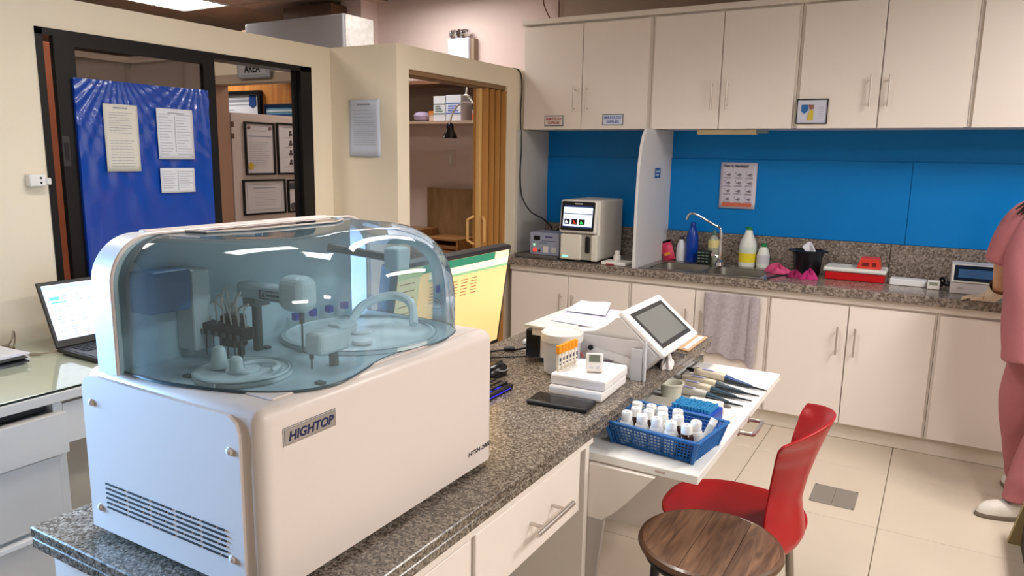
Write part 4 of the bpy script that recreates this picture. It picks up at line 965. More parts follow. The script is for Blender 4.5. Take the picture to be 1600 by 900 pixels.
# cable with ferrite
cb_ = T('power_cable', 'black cable with ferrite bead running to the printer-like analyser', 'cable', (-1.18, 2.08, .81))
O('cord', B().tube(smooth([(-1.26, 1.97, .815), (-1.22, 2.03, .816), (-1.17, 2.075, .818), (-1.13, 2.13, .83), (-1.10, 2.18, .845)], 5), .0035, 6), black, cb_)
O('ferrite', B().tube([(-1.21, 2.04, .82), (-1.185, 2.062, .82)], .0085, 10), black, cb_)
O('second_cord', B().tube(smooth([(-1.24, 1.92, .8125), (-1.16, 1.99, .8125), (-1.10, 2.04, .8125), (-1.02, 2.06, .8125)], 5), .002, 6), M('cord_grey', (60, 58, 56), .5), cb_)
# screen analyser (wedge body)
wa = T('electrolyte_analyser', 'white analyser with tilted grey touch screen and papers on top', 'analyser', (-.9, 2.18, .81))
wam = M('wa_white', (222, 218, 216), .4)
prof = [(-1.085, .826), (-.735, .816), (-.722, .822), (-.672, .885), (-.790, .985), (-.80, .985), (-.835, .955), (-.87, .936), (-.93, .926), (-1.085, .922)]
O('body', B().prism(prof, 'y', 2.0, 2.36), wam, wa)
O('vent_panel', B().box(-1.088, -1.055, 1.9975, 2.002, .826, .895), black, wa)
O('top_lip', B().box(-1.11, -.955, 1.992, 2.37, .919, .928, .002, 1), M('wa_top', (206, 208, 204), .4), wa)
ang_ = math.atan2(.10, -.122)
sc = Matrix.Translation((-.728, 2.18, .938)) @ Matrix.Rotation(math.radians(39.5), 4, 'Y')
O('screen_frame', B().box(-.092, .092, -.175, .165, -.004, .012, .006, 3, sc), M('frame_white', (240, 236, 232), .3), wa)
O('screen_border', B().box(-.070, .070, -.145, .130, .0118, .0128, M_=sc), M('scr_dark', (52, 52, 54), .25), wa)
O('screen', B().box(-.056, .056, -.128, .108, .0126, .0134, M_=sc), M('lcd_grey', (116, 118, 116), .12), wa)
O('rubber_foot', B().box(-1.06, -1.03, 2.02, 2.05, .8102, .827).box(-.76, -.73, 2.02, 2.05, .8102, .818).box(-1.06, -1.03, 2.31, 2.34, .8102, .827).box(-.76, -.73, 2.31, 2.34, .8102, .818), black, wa)
tag(O('power_brick', B().box(-1.13, -1.092, 2.04, 2.12, .8105, .90, .003, 1), black), 'black power unit standing behind the round plastic jar', 'power unit')
def flatpaper(name, label, pts, z, mt=paper, rows=None, dz=.0012, cat='paper', wob=0):
    c = Vector((sum(p[0] for p in pts)/4, sum(p[1] for p in pts)/4, z))
    t = T(name, label, cat, c)
    a, b_, c_, d = [Vector((*p, 0)) for p in pts]
    def fn(u, v):
        p = a.lerp(b_, u).lerp(d.lerp(c_, u), v)
        return (p.x, p.y, z+wob*(.5+.5*math.sin(u*5+v*4))*u*v+.0003)
    o = O('sheet', B().grid(fn, 8, 8), mt, t, smooth=True); q = o.modifiers.new('s', 'SOLIDIFY'); q.thickness = dz; q.offset = 1
    if rows:
        b = B()
        for r in range(rows):
            v = .12+.76*r/rows
            u = .1
            while u < .85:
                l = random.uniform(.08, .2); p, q_ = Vector(fn(u, v)), Vector(fn(min(u+l, .9), v))
                n_ = (d-a).normalized()*.0018
                zz = Vector((0, 0, dz+.0006)); b.add([p+zz, q_+zz, q_+n_+zz, p+n_+zz], [(0, 1, 2, 3)]); u += l+.03
        stuff(O('print', b, inkl, t))
    return t
flatpaper('paper_sheet', 'printed sheet lying on top of the grey-screen analyser', [(-1.06, 2.08), (-.87, 2.06), (-.90, 2.34), (-1.09, 2.35)], .9295, M('paper_lav', (204, 204, 218), .8), 12, wob=.003)
flatpaper('paper_sheet', 'crumpled white sheet behind the printed one on the analyser', [(-1.08, 2.22), (-.93, 2.22), (-.98, 2.39), (-1.11, 2.42)], .935, paper, None, wob=.012)
# envelopes leaning
en = T('paper_holder', 'white papers and envelope standing against the grey-screen analyser', 'papers', (-.79, 1.98, .81))
ew = M('env_white', (216, 212, 214), .6)
O('back_sheet', B().box(-.93, -.71, 1.988, 1.990, .812, .925), ew, en)
O('envelope', B().add([(-.885, 1.984, .895), (-.735, 1.984, .872), (-.735, 1.984, .815), (-.755, 1.984, .85), (-.885, 1.984, .872)], [(0, 1, 2, 3, 4)]), M('env2', (232, 230, 232), .6), en)
O('clip_holder', B().box(-.742, -.708, 1.976, 1.981, .8105, .905).box(-.704, -.699, 1.976, 1.99, .8105, .935), M('clear_acryl', (208, 208, 214), .25), en)
O('magnet', B().tube([(-.873, 1.984, .888), (-.873, 1.978, .888)], .008, 12), black, en)
O('black_clip', B().box(-.882, -.866, 1.974, 1.982, .845, .862, .003, 1), black, en)
O('purple_print', B().box(-.845, -.80, 1.9825, 1.9838, .851, .856), M('print_grey', (110, 104, 116), .6), en)
tag(O('red_pen', B().tube([(-.912, 1.97, .885), (-.885, 1.955, .862)], .0035, 6), M('pen_red', (200, 90, 96), .4)), 'short red pen leaning between jar and papers', 'pen')
# clipboard etc. at far end
cpb = T('clipboard', 'brown envelope and clipboard at the far end of the island', 'clipboard', (-.75, 2.52, .81))
O('board', B().prism([(-.815, 2.42), (-.692, 2.38), (-.692, 2.62), (-.83, 2.64)], 'z', .811, .815), M('kraft', (196, 158, 118), .7), cpb)
O('white_edge', B().prism([(-.715, 2.40), (-.700, 2.395), (-.700, 2.60), (-.720, 2.605)], 'z', .815, .818), paper, cpb)
O('pen', B().tube([(-.79, 2.44, .82), (-.735, 2.43, .823)], .005, 6), M('pen_dark', (40, 26, 30), .4), cpb)
O('stain', B().tube([(-.765, 2.52, .8152), (-.765, 2.52, .8157)], .012, 10), M('purple_mark', (120, 60, 100), .6), cpb)
cloth('white_wad', 'crumpled white tissue beside the grey-screen analyser foot', -.692, 2.17, .81, .016, .045, .03, (226, 222, 220), 12, 'tissue')
tag(O('usb_adapter', B().box(-1.21, -1.16, 2.16, 2.22, .811, .827, .003, 1), white_pl), 'small white adapter lying behind the black power unit', 'adapter')
# jar
jr = T('plastic_jar', 'round translucent plastic jar with white screw lid on granite', 'jar', (-.945, 1.932, .81))
O('jar_body', B().lathe([(.046, 0), (.052, .006), (.054, .03), (.056, .105), (.056, .115)], (-.945, 1.932, .8105), 32), M('jar_milky', (188, 192, 200), .35, var=.03, vscale=20), jr)
O('lid', B().lathe([(.062, -.006), (.063, .0), (.063, .018), (.058, .022), (.055, .018)], (-.945, 1.932, .918), 32), M('lid_white', (214, 212, 208), .35), jr)
# foam boxes
fm = M('foam', (240, 236, 234), .7, bump=.5, bscale=220)
mf = Matrix.Translation((-.808, 1.835, 0)) @ Matrix.Rotation(math.radians(3), 4, 'Z')
tag(O('foam_box', B().box(-.08, .075, -.105, .098, .8105, .838, .006, 2, mf), fm), 'lower white foam box on the granite', 'box')
tag(O('foam_box', B().box(-.080, .080, -.095, .092, .8385, .868, .006, 2, mf), fm), 'upper white foam box with tubes and timer on it', 'box')
lt0 = None
tl = 'orange-capped sample tube standing on foam box edge'
for k in range(6):
    loc = (-.873+.0012*k, 1.765+.0185*k, .868)
    if lt0 is None:
        lt0 = T('sample_tube', 'orange-capped sample tube on foam box', 'tube', loc, group='orange-capped sample tubes in a row')
        O('glass', B().lathe([(.003, 0), (.0062, .004), (.0062, .052)], loc, 12), M('tube_glass', (222, 214, 196), .25), lt0)
        O('paper_label', B().lathe([(.0064, .012), (.0064, .046)], loc, 12), M('tube_label', (236, 230, 220), .6), lt0)
        O('print', B().box(loc[0]+.002, loc[0]+.0072, loc[1]-.003, loc[1]+.003, loc[2]+.018, loc[2]+.022).box(loc[0]+.002, loc[0]+.0072, loc[1]-.003, loc[1]+.003, loc[2]+.028, loc[2]+.038), ink, lt0)
        O('cap', B().lathe([(.0076, .050), (.0078, .07), (.0072, .072)], loc, 12), M('cap_orange', (246, 160, 30), .35), lt0)
        first = lt0
    else: dup(first, loc)
tubes = [o for o in bpy.data.objects if o.name.startswith('sample_tube')]
for o, s_ in zip(tubes, ('first (nearest)', 'second', 'third', 'fourth', 'fifth', 'sixth (farthest)')): o['label'] = 'orange-capped sample tube, %s in the row on foam box' % s_
# small timer
ti = T('timer', 'small white digital timer propped on the upper foam box', 'timer', (-.785, 1.80, .868))
mt_ = Matrix.Translation((-.780, 1.800, .869)) @ Matrix.Rotation(math.radians(24), 4, 'Z') @ Matrix.Rotation(math.radians(-28), 4, 'X')
O('case', B().box(-.024, .024, -.006, .008, 0.004, .056, .004, 2, mt_), white_pl, ti)
O('display', B().box(-.015, .015, -.0072, -.0058, .030, .049, M_=mt_), M('lcd_green', (118, 124, 112), .2), ti)
O('button', B().box(-.014, -.004, -.0075, -.0058, .012, .018, M_=mt_).box(.004, .014, -.0075, -.0058, .012, .018, M_=mt_), M('btn_lite', (206, 206, 214), .4), ti)
O('stand', B().box(-.02, .02, .008, .022, .002, .005, M_=mt_), M('stand_grey', (180, 176, 172), .5), ti)
# phone
ph = T('phone', 'black mobile phone lying face up near the granite edge', 'phone', (-.818, 1.67, .81))
mp_ = Matrix.Translation((-.815, 1.672, .8105)) @ Matrix.Rotation(math.radians(5), 4, 'Z')
O('case', B().box(-.084, .084, -.042, .042, 0, .012, .005, 3, mp_), M('phone_black', (16, 16, 18), .35), ph)
O('screen', B().box(-.078, .078, -.037, .037, .0115, .0126, .0004, 1, mp_), M('phone_glass', (14, 14, 16), .08), ph)

# ------------------------------------------------------------------ THINGS ON THE BOARD
bt = T('blue_basket', 'blue perforated plastic basket holding reagent bottles on the pull-out board', 'basket', (-.563, 1.775, .72))
bm_ = M('basket_blue', (24, 96, 164), .4)
mb = Matrix.Translation((-.563, 1.775, .7225)) @ Matrix.Rotation(math.radians(-7), 4, 'Z')
hx, hy, hz, tp = .126, .094, .060, .016
b = B().box(-hx+tp, hx-tp, -hy+tp, hy-tp, 0, .003)
def bwall(p0, p1, q0, q1, n):
    p0, p1, q0, q1 = map(Vector, (p0, p1, q0, q1))
    for i in range(n+1):
        t = i/n; b.tube([p0.lerp(p1, t), q0.lerp(q1, t)], .0017, 4, cap=False)
    for j in range(8):
        t = j/7; b.tube([p0.lerp(q0, t), p1.lerp(q1, t)], .0017, 4, cap=False)
lo = [(-hx+tp, -hy+tp, 0), (hx-tp, -hy+tp, 0), (hx-tp, hy-tp, 0), (-hx+tp, hy-tp, 0)]
hi = [(-hx, -hy, hz), (hx, -hy, hz), (hx, hy, hz), (-hx, hy, hz)]
for i in range(4): bwall(lo[i], lo[(i+1) % 4], hi[i], hi[(i+1) % 4], 26 if i % 2 == 0 else 18)
O('lattice', b, bm_, bt, xf=mb, smooth=False)['kind'] = 'stuff'
b = B()
for i in range(4):
    p, q = Vector(lo[i]), Vector(hi[i]); b.tube([p, q], .006, 6)
b.box(-hx-.006, hx+.006, -hy-.008, -hy+.002, hz-.004, hz+.003, .002, 1).box(-hx-.006, hx+.006, hy-.002, hy+.008, hz-.004, hz+.003, .002, 1)
b.box(-hx-.008, -hx+.002, -hy-.006, hy+.006, hz-.004, hz+.003, .002, 1).box(hx-.002, hx+.008, -hy-.006, hy+.006, hz-.004, hz+.003, .002, 1)
b.sm = False
O('rim', b, bm_, bt, xf=mb)
capw = M('cap_white2', (240, 238, 234), .35); bott = M('bottle_trans', (222, 222, 220), .3); brown = M('bottle_brown', (52, 24, 18), .15)
spots = [(-.651, 1.724), (-.609, 1.722), (-.57, 1.722), (-.53, 1.716), (-.49, 1.714), (-.478, 1.752), (-.527, 1.764), (-.543, 1.808), (-.569, 1.765), (-.583, 1.805), (-.607, 1.766), (-.615, 1.808), (-.642, 1.766), (-.655, 1.808)]
ds = ['white-capped clear bottle at the near left basket corner', 'white-capped clear bottle, second in the near row', 'white-capped clear bottle, middle of the near row', 'white-capped clear bottle, fourth in the near row beside the brown one', 'brown glass bottle with white cap at the near right of basket',
      'white-capped clear bottle behind the brown one, at the basket right end', 'white-capped bottle, dark contents, middle row right', 'white-capped bottle in the back row nearest the blue tips', 'white-capped clear bottle, middle row centre', 'white-capped bottle, back row second from the tips',
      'white-capped dark bottle, middle row left of centre', 'white-capped bottle, back row third from the tips', 'white-capped dark bottle at the left of the middle row', 'white-capped bottle at the far left of the back row']
dark = {4, 6, 10, 12}
protos = {}
for i, (x_, y_) in enumerate(spots):
    kd = i in dark
    if kd not in protos:
        o = T('reagent_bottle', ds[i], 'bottle', (x_, y_, .7245), group='small bottles in the blue basket')
        O('body', B().lathe([(.016, 0), (.0185, .004), (.0185, .048), (.016, .056), (.0115, .061), (.0115, .066)], (x_, y_, .7245), 20), brown if kd else bott, o)
        O('cap', B().lathe([(.0138, .060), (.0138, .079), (.0125, .082), (.003, .0825)], (x_, y_, .7245), 20), capw, o)
        O('cap_hole', B().lathe([(.0022, .0826), (.0022, .083)], (x_+.001, y_-.004, .7245), 8), M('hole_grey', (90, 90, 90), .5), o)
        protos[kd] = o
    else: dup(protos[kd], (x_, y_, .7245), label=ds[i])
vt = T('vial', 'small clear vial with white cap lying tilted at the basket right end', 'vial', (-.458, 1.79, .75))
O('glass', B().tube([(-.468, 1.772, .74), (-.452, 1.80, .785)], .009, 12), M('vial_clear', (196, 200, 204), .15), vt)
O('cap', B().tube([(-.452, 1.80, .785), (-.447, 1.809, .80)], .0095, 12), capw, vt)
tp_ = T('tip_box', 'blue box of pale blue pipette tips behind the basket', 'box', (-.53, 1.94, .72))
mtb = Matrix.Translation((-.535, 1.945, .7205)) @ Matrix.Rotation(math.radians(-4), 4, 'Z')
O('box_base', B().box(-.062, .062, -.048, .048, 0, .055, .004, 2, mtb).box(-.055, .062, -.056, -.048, 0, .035, M_=mtb), M('tip_box_blue', (20, 74, 176), .4), tp_)
tm_ = M('tips_blue', (64, 162, 214), .4)
k0 = None
tipm = B().lathe([(.0042, 0), (.0046, .012), (.0036, .0125), (.0034, .006)], (0, 0, 0), 8)
for i in range(12):
    for j in range(8):
        loc = (mtb @ Vector((-.052+.0092*i, -.034+.0092*j, .052+.003*random.random())))-OFF['tip_box']
        if k0 is None: k0 = O('pipette_tip', tipm, tm_, tp_, local=True); k0.location = loc
        else: again(k0, loc, tp_)
# plastic case with a card
cs = T('clear_case', 'clear plastic case with a printed card left of the blue tips', 'case', (-.655, 2.0, .72))
O('case_body', B().box(-.715, -.60, 1.91, 2.09, .7205, .740, .006, 2), M('case_clear', (198, 192, 180), .2), cs)
O('card', B().prism([(-.705, 1.93), (-.645, 1.93), (-.640, 2.01), (-.700, 2.01)], 'z', .7402, .7412), M('card_white', (232, 234, 230), .5), cs)
O('card_print', B().box(-.70, -.65, 1.945, 1.952, .7413, .7417).box(-.70, -.655, 1.96, 1.962, .7413, .7417).box(-.70, -.66, 1.972, 1.974, .7413, .7417).box(-.648, -.642, 1.94, 2.005, .7413, .7417), M('card_green', (60, 110, 84), .5), cs)
tag(O('white_block', B().box(-.60, -.50, 2.03, 2.12, .7205, .748, .003, 1), M('block_white', (236, 226, 220), .5)), 'low white carton between the blue tips and the pipettes', 'box')
cu_ = T('plastic_cup', 'translucent plastic cup with rim between case and pipettes', 'cup', (-.672, 2.155, .72))
O('cup_body', B().lathe([(.026, 0), (.030, .004), (.034, .040), (.039, .043), (.040, .047), (.034, .048), (.031, .044), (.028, .006)], (-.672, 2.155, .7205), 28), M('cup_milky', (222, 220, 204), .3), cu_)
# pipettes
pg = M('pipette_grey', (196, 192, 184), .35); pdk = M('pipette_teal', (44, 72, 88), .35)
def pipette(label, x0, y0, x1, y1, bc, shaft, plunger, first=None):
    L_ = math.hypot(x1-x0, y1-y0); a = math.atan2(y1-y0, x1-x0)
    t = T('pipette', label, 'pipette', (x0, y0, .7205), rz=a, group='pipettes laid side by side')
    t_len = L_
    O('handle', B().tube([(.0, 0, .014), (.012, 0, .014), (.10, 0, .015), (.115, 0, .014)], [.0095, .0125, .0135, .0125], 14), bc, t, local=True)
    O('plunger', B().tube([(-.03, 0, .014), (-.012, 0, .014), (0, 0, .014)], [.007, .0075, .005], 10), plunger, t, local=True)
    O('finger_rest', B().tube([(-.002, 0, .02), (.006, .012, .022), (.012, .022, .016)], .004, 6), plunger, t, local=True)
    O('label_strip', B().box(.03, .075, -.006, .006, .0278, .0288), M('strip_lilac', (206, 206, 240), .5), t, local=True)
    O('blue_print', B().box(.034, .068, -.003, .0, .0288, .0292), M('strip_blue', (60, 60, 170), .5), t, local=True)
    O('ejector', B().tube([(.115, 0, .014), (.14, .0, .012), (t_len*.8, -.004, .008)], [.0115, .008, .004], 10), shaft, t, local=True)
    O('tip_cone', B().tube([(.118, -.012, .010), (t_len*.75, -.010, .007), (t_len, -.006, .005)], [.006, .0048, .0022], 8), M('cone_dark', (30, 40, 46), .35) if shaft is not steel else steel, t, local=True)
    return t
pipette('grey pipette nearest the blue tips, dark teal shaft', -.685, 2.205, -.455, 2.18, pg, pdk, M('plunger_grey', (150, 146, 140), .4))
pipette('cream pipette with black plunger, second from blue tips', -.690, 2.268, -.445, 2.245, M('pipette_cream', (212, 200, 176), .35), pdk, black)
pipette('cream pipette with grey plunger, third from blue tips', -.690, 2.330, -.435, 2.305, MATS['pipette_cream'], M('pipette_slate', (72, 88, 98), .35), MATS['plunger_grey'])
pipette('cream pipette with blue shaft, farthest from the basket', -.680, 2.435, -.425, 2.375, MATS['pipette_cream'], M('pipette_blue', (36, 76, 130), .3), black)
tag(O('glass_rod', B().tube([(-.60, 2.165, .727), (-.50, 2.15, .726), (-.485, 2.147, .724)], [.006, .0055, .002], 8), M('rod_grey', (112, 110, 106), .3)), 'thin grey stirrer lying beside the nearest pipette', 'rod')
tag(O('steel_latch', B().box(-.712, -.700, 2.36, 2.56, .7205, .735, .002, 1), steel), 'steel strip lying along the island edge beyond the pipettes', 'strip')
flatpaper('paper_sheet', 'printed slip lying on the board right of the blue tips', [(-.56, 2.02), (-.475, 2.0), (-.455, 2.11), (-.545, 2.14)], .7208, M('paper_pinkish', (234, 226, 220), .8), 7)

# ------------------------------------------------------------------ DESK AT LEFT
dskm = white_desk
de = T('side_desk', 'white desk with glass top and drawers against the left wall', 'desk', (-2.55, .9, 0))
O('desk_top', B().box(-2.888, -2.20, -.6, 2.3, .712, .7425, .003, 1), dskm, de)
O('glass_top', B().box(-2.886, -2.205, -.59, 2.29, .7440, .7505, .0015, 1), M('desk_glass', (196, 204, 184), .06, coat=.6), de)
O('glass_edge', B().box(-2.205, -2.2035, -.59, 2.29, .7430, .7495), M('glass_edge_dark', (24, 34, 28), .2), de)
O('carcass', B().box(-2.86, -2.225, .28, 1.145, .0, .650), dskm, de)
O('side_panel', B().box(-2.86, -2.215, 1.118, 1.145, 0, .711), dskm, de)
O('drawer', B().box(-2.225, -2.19, .30, 1.143, .556, .682, .0015, 1), dskm, de)
O('drawer', B().box(-2.225, -2.203, .30, 1.116, .345, .550, .0015, 1), dskm, de)
O('drawer_rim', B().box(-2.225, -2.188, .30, 1.143, .318, .332, .001, 1), M('rim_white', (226, 224, 220), .4), de)
O('drawer', B().box(-2.225, -2.200, .30, 1.116, .06, .312, .0015, 1), dskm, de)
O('drawer_gap', B().box(-2.3, -2.24, .30, 1.11, .334, .344).box(-2.3, -2.24, .30, 1.11, .684, .70), black, de)
O('apron', B().box(-2.235, -2.215, 1.146, 2.3, .575, .700), dskm, de)
O('end_panel', B().box(-2.86, -2.22, 2.27, 2.295, 0, .711), dskm, de)
# laptop
lt = T('laptop', 'black laptop with white web page on screen on the glass-topped desk', 'laptop', (-2.5, 1.52, .7505))
O('base', B().box(-2.60, -2.365, 1.345, 1.70, .756, .770, .003, 2), M('laptop_black', (34, 32, 32), .4), lt)
O('keyboard_deck', B().box(-2.585, -2.375, 1.355, 1.69, .770, .7712), M('laptop_deck', (52, 50, 50), .4), lt)
kq = B().box(-.0075, .0075, -.0075, .0075, 0, .0018); k0 = None
for i in range(5):
    for j in range(15):
        loc = Vector((-2.565+.0195*i, 1.385+.0195*j, .7712))-OFF['laptop']
        if k0 is None: k0 = O('key', kq, M('lkey', (30, 30, 36), .5), lt, local=True); k0.location = loc
        else: again(k0, loc, lt)
O('rubber_foot', B().box(-2.59, -2.57, 1.36, 1.68, .7506, .757).box(-2.40, -2.38, 1.36, 1.68, .7506, .757), black, lt)
ml = Matrix.Translation((-2.598, 1.522, .770)) @ Matrix.Rotation(math.radians(-24), 4, 'Y')
ld = O('lid', B().box(-.009, 0, -.178, .178, 0, .240, .003, 2, ml), MATS['laptop_black'], lt)
ls = O('screen', B().box(0, .0008, -.166, .166, .026, .226, M_=ml), M('lap_white', (214, 226, 246), .4, emit=.72), lt)
O('page_header', B().box(.0008, .0012, -.166, .166, .208, .222, M_=ml), M('lap_cyan', (170, 226, 240), .4, emit=.8), ls)
O('page_button', B().box(.0008, .0012, -.150, -.118, .170, .182, M_=ml).box(.0008, .0012, -.150, -.10, .158, .163, M_=ml), M('lap_teal', (90, 214, 226), .4, emit=.7), ls)
b = B(); rnd = random.Random(8)
for r in range(15):
    for c_ in range(7):
        if rnd.random() < .7: y_ = -.148+.043*c_; b.box(.0008, .0012, y_, y_+rnd.uniform(.01, .03), .035+.0105*r, .0368+.0105*r, M_=ml)
stuff(O('print', b, M('lap_ink', (150, 160, 186), .4, emit=.3), ls))
O('webcam', B().box(0, .001, -.003, .003, .230, .234, M_=ml), M('cam_dot', (70, 70, 74), .3), ld)
tag(O('laptop_cable', B().tube(smooth([(-2.60, 1.37, .762), (-2.62, 1.31, .757), (-2.68, 1.27, .756), (-2.75, 1.27, .757), (-2.79, 1.30, .765), (-2.80, 1.31, .79), (-2.785, 1.30, .815), (-2.77, 1.285, .79), (-2.78, 1.27, .757), (-2.70, 1.245, .755), (-2.62, 1.30, .755)], 5), .003, 6), M('cable_tan', (150, 134, 112), .5)),
    'thin looping cable on desk left of the laptop', 'cable')
tag(O('brown_plug', B().box(-2.84, -2.78, 1.26, 1.30, .7508, .760, .003, 1), M('plug_brown', (130, 106, 80), .5)), 'small brown plug lying near the wall on the desk', 'plug')
# stack of papers
stp = T('paper_stack', 'stack of papers and folders on desk at the left photo edge', 'papers', (-2.68, 1.08, .7505))
zz = .751
for k, (dx, dy, rz, th, c_) in enumerate(((0, 0, 2, .008, (206, 204, 200)), (.01, .006, -3, .004, (40, 40, 44)), (-.01, -.004, 4, .008, (214, 214, 214)), (.012, .0, -1, .003, (60, 60, 62)), (.0, .008, 6, .006, (224, 224, 232)), (-.015, .0, 2, .004, (232, 232, 238)))):
    mm = Matrix.Translation((-2.685+dx, 1.075+dy, 0)) @ Matrix.Rotation(math.radians(rz), 4, 'Z')
    O('folder' if k in (1, 3) else 'paper_sheet', B().box(-.11, .12, -.15, .155, zz, zz+th, .001, 1, mm), M('stk%d' % c_[0], c_, .7), stp); zz += th+.0004
O('curled_edge', B().tube([(-2.57, 1.235, .767), (-2.66, 1.240, .768)], .008, 8), M('curl', (206, 204, 200), .6), stp)

# ------------------------------------------------------------------ RED CHAIR
rc = T('red_chair', 'red plastic chair with curved back beside the wooden stool', 'chair', (-.42, 2.03, 0))
red = M('red_plastic', (168, 10, 22), .32, bump=.05, bscale=500)
# seat: rounded dish, back edge flowing up to the backrest
def seat(u, v):
    a = u*2*PI; k = v
    x_ = -.437+.200*k*math.copysign(abs(math.cos(a))**.85, math.cos(a)); y_ = 2.055+.19*k*math.copysign(abs(math.sin(a))**.85, math.sin(a))
    z_ = .432+.018*k**3 - .004*(1-k)
    return (x_, y_, z_)
def shell(name, fn, nu, nv, th, mt, par):
    o = O(name, B().grid(fn, nu, nv), mt, par, smooth=True); bm = bmesh.new(); bm.from_mesh(o.data); bmesh.ops.remove_doubles(bm, verts=bm.verts, dist=.0004); bmesh.ops.recalc_face_normals(bm, faces=bm.faces); bm.to_mesh(o.data); bm.free()
    q = o.modifiers.new('s', 'SOLIDIFY'); q.thickness = th; q.offset = 0
    q = o.modifiers.new('b', 'BEVEL'); q.width = .002; q.segments = 2; q.limit_method = 'ANGLE'
    return o
shell('seat', seat, 48, 10, .009, red, rc)
def back(u, v):
    # u across, v up.  half angle about a vertical axis; narrow at the waist, broad at top and bottom
    z_ = .418+.382*v
    wdt = .205-.062*math.sin(PI*min(1, v/.92))**1.0 if v < .92 else .205-.062*math.sin(PI)
    top = .035*(abs(2*u-1))**2*max(0, (v-.85)/.15)
    hw = [(.0, .185), (.06, .20), (.14, .195), (.3, .155), (.5, .128), (.65, .135), (.8, .165), (.92, .19), (1, .192)]
    for (v0, w0), (v1, w1) in zip(hw, hw[1:]):
        if v0 <= v <= v1:
            t_ = (v-v0)/(v1-v0); t_ = t_*t_*(3-2*t_); wdt = w0+(w1-w0)*t_; break
    s_ = (2*u-1)
    depth = .075*(1-s_*s_)*(.55+.6*abs(v-.35))+.02*(1-s_*s_) - (.05*(1-v/.12)**2 if v < .12 else 0)
    if v < .1: depth += .0
    xbase = -.305-.0+.02*math.sin(v*PI)*-1+ .028*v
    return (xbase+depth, 1.995+s_*wdt, z_-top)
shell('backrest', back, 24, 30, .007, red, rc)
lm = M('chair_leg', (150, 142, 134), .25, .9)
for (x_, y_, tx, ty) in ((-.56, 1.94, -.60, 1.90), (-.56, 2.15, -.60, 2.19), (-.30, 1.94, -.28, 1.90), (-.30, 2.15, -.265, 2.19)):
    O('leg', B().tube([(x_, y_, .428), (tx, ty, .012)], .0125, 12), lm, rc)
for (tx, ty) in ((-.60, 1.90), (-.60, 2.19), (-.28, 1.90), (-.265, 2.19)): O('foot_cap', B().lathe([(.015, 0), (.015, .016)], (tx, ty, .0005), 12), black, rc)
O('seat_frame', B().tube([(-.56, 1.94, .42), (-.56, 2.15, .42), (-.30, 2.15, .42), (-.30, 1.94, .42), (-.56, 1.94, .42)], .010, 10), lm, rc)
# ------------------------------------------------------------------ WOODEN STOOL
sx_, sy_ = -.405, 1.675
stl = T('round_stool', 'round stool with brown wood-grain seat and black frame, in the foreground', 'stool', (sx_, sy_, 0))
wtop = woodmat('stool_wood', (84, 58, 42), (132, 98, 74), (46, 5, 8), rough=.5, coat=.1)
ths = math.radians(-62)
ms_ = Matrix.Translation((sx_, sy_, 0)) 
Rr = .161
cuts = [-Rr, -.031, .066, Rr]
for a, b_ in zip(cuts, cuts[1:]):
    pts = []; N = 18
    g0, g1 = a+(.0009 if a > -Rr else 0), b_-(.0009 if b_ < Rr else 0)
    for i in range(N+1): y = g0+(g1-g0)*i/N; pts.append((y, math.sqrt(max(0, Rr*Rr-y*y))))
    for i in range(N, -1, -1): y = g0+(g1-g0)*i/N; pts.append((y, -math.sqrt(max(0, Rr*Rr-y*y))))
    q = []
    for p in pts:
        if not q or (abs(p[0]-q[-1][0])+abs(p[1]-q[-1][1])) > 1e-5: q.append(p)
    if abs(q[0][0]-q[-1][0])+abs(q[0][1]-q[-1][1]) < 1e-5: q.pop()
    O('plank', B().prism(q, 'z', .522, .540), wtop, stl, xf=ms_)
O('seat_edge', B().tube([(sx_+(Rr+.001)*math.cos(2*PI*k/64), sy_+(Rr+.001)*math.sin(2*PI*k/64), .530) for k in range(65)], .0105, 8), M('edge_wood', (92, 62, 40), .35, coat=.3), stl)
O('seat_ring', B().tube([(sx_+.148*math.cos(2*PI*k/48), sy_+.148*math.sin(2*PI*k/48), .508) for k in range(49)], .012, 8), black, stl)
for k in range(4):
    a = math.radians(45+90*k)
    p0 = Vector((sx_+.142*math.cos(a), sy_+.142*math.sin(a), .51)); p1 = Vector((sx_+.158*math.cos(a), sy_+.158*math.sin(a), .001))
    O('leg', B().tube([p0, p1], .011, 10), black, stl)
O('foot_ring', B().tube([(sx_+.152*math.cos(2*PI*k/40), sy_+.152*math.sin(2*PI*k/40), .17) for k in range(41)], .007, 8), black, stl)

# ------------------------------------------------------------------ WOODEN STEP at the right edge
wb = T('wooden_step', 'olive wooden step stool at the lower right photo edge', 'step stool', (.6, 3.1, 0))
ol_ = M('olive_wood', (150, 134, 92), .55, bump=.2, bscale=60, var=.1, vscale=12); old = M('olive_dark', (64, 52, 40), .7)
OLX = .36
O('top_board', B().box(.392, .78, 2.62, 3.30, .20, .222, .003, 1), ol_, wb)
O('side_panel', B().box(.392, .41, 2.62, 3.30, .0, .20), old, wb)
for y_ in (2.64, 3.30): O('leg', B().prism([(.392, .20), (.43, .20), (.40, .0), (.35, .0)], 'y', y_-.03, y_), ol_, wb)
for y_ in (2.64, 3.30): O('leg', B().box(.74, .775, y_-.03, y_, 0, .20), ol_, wb)

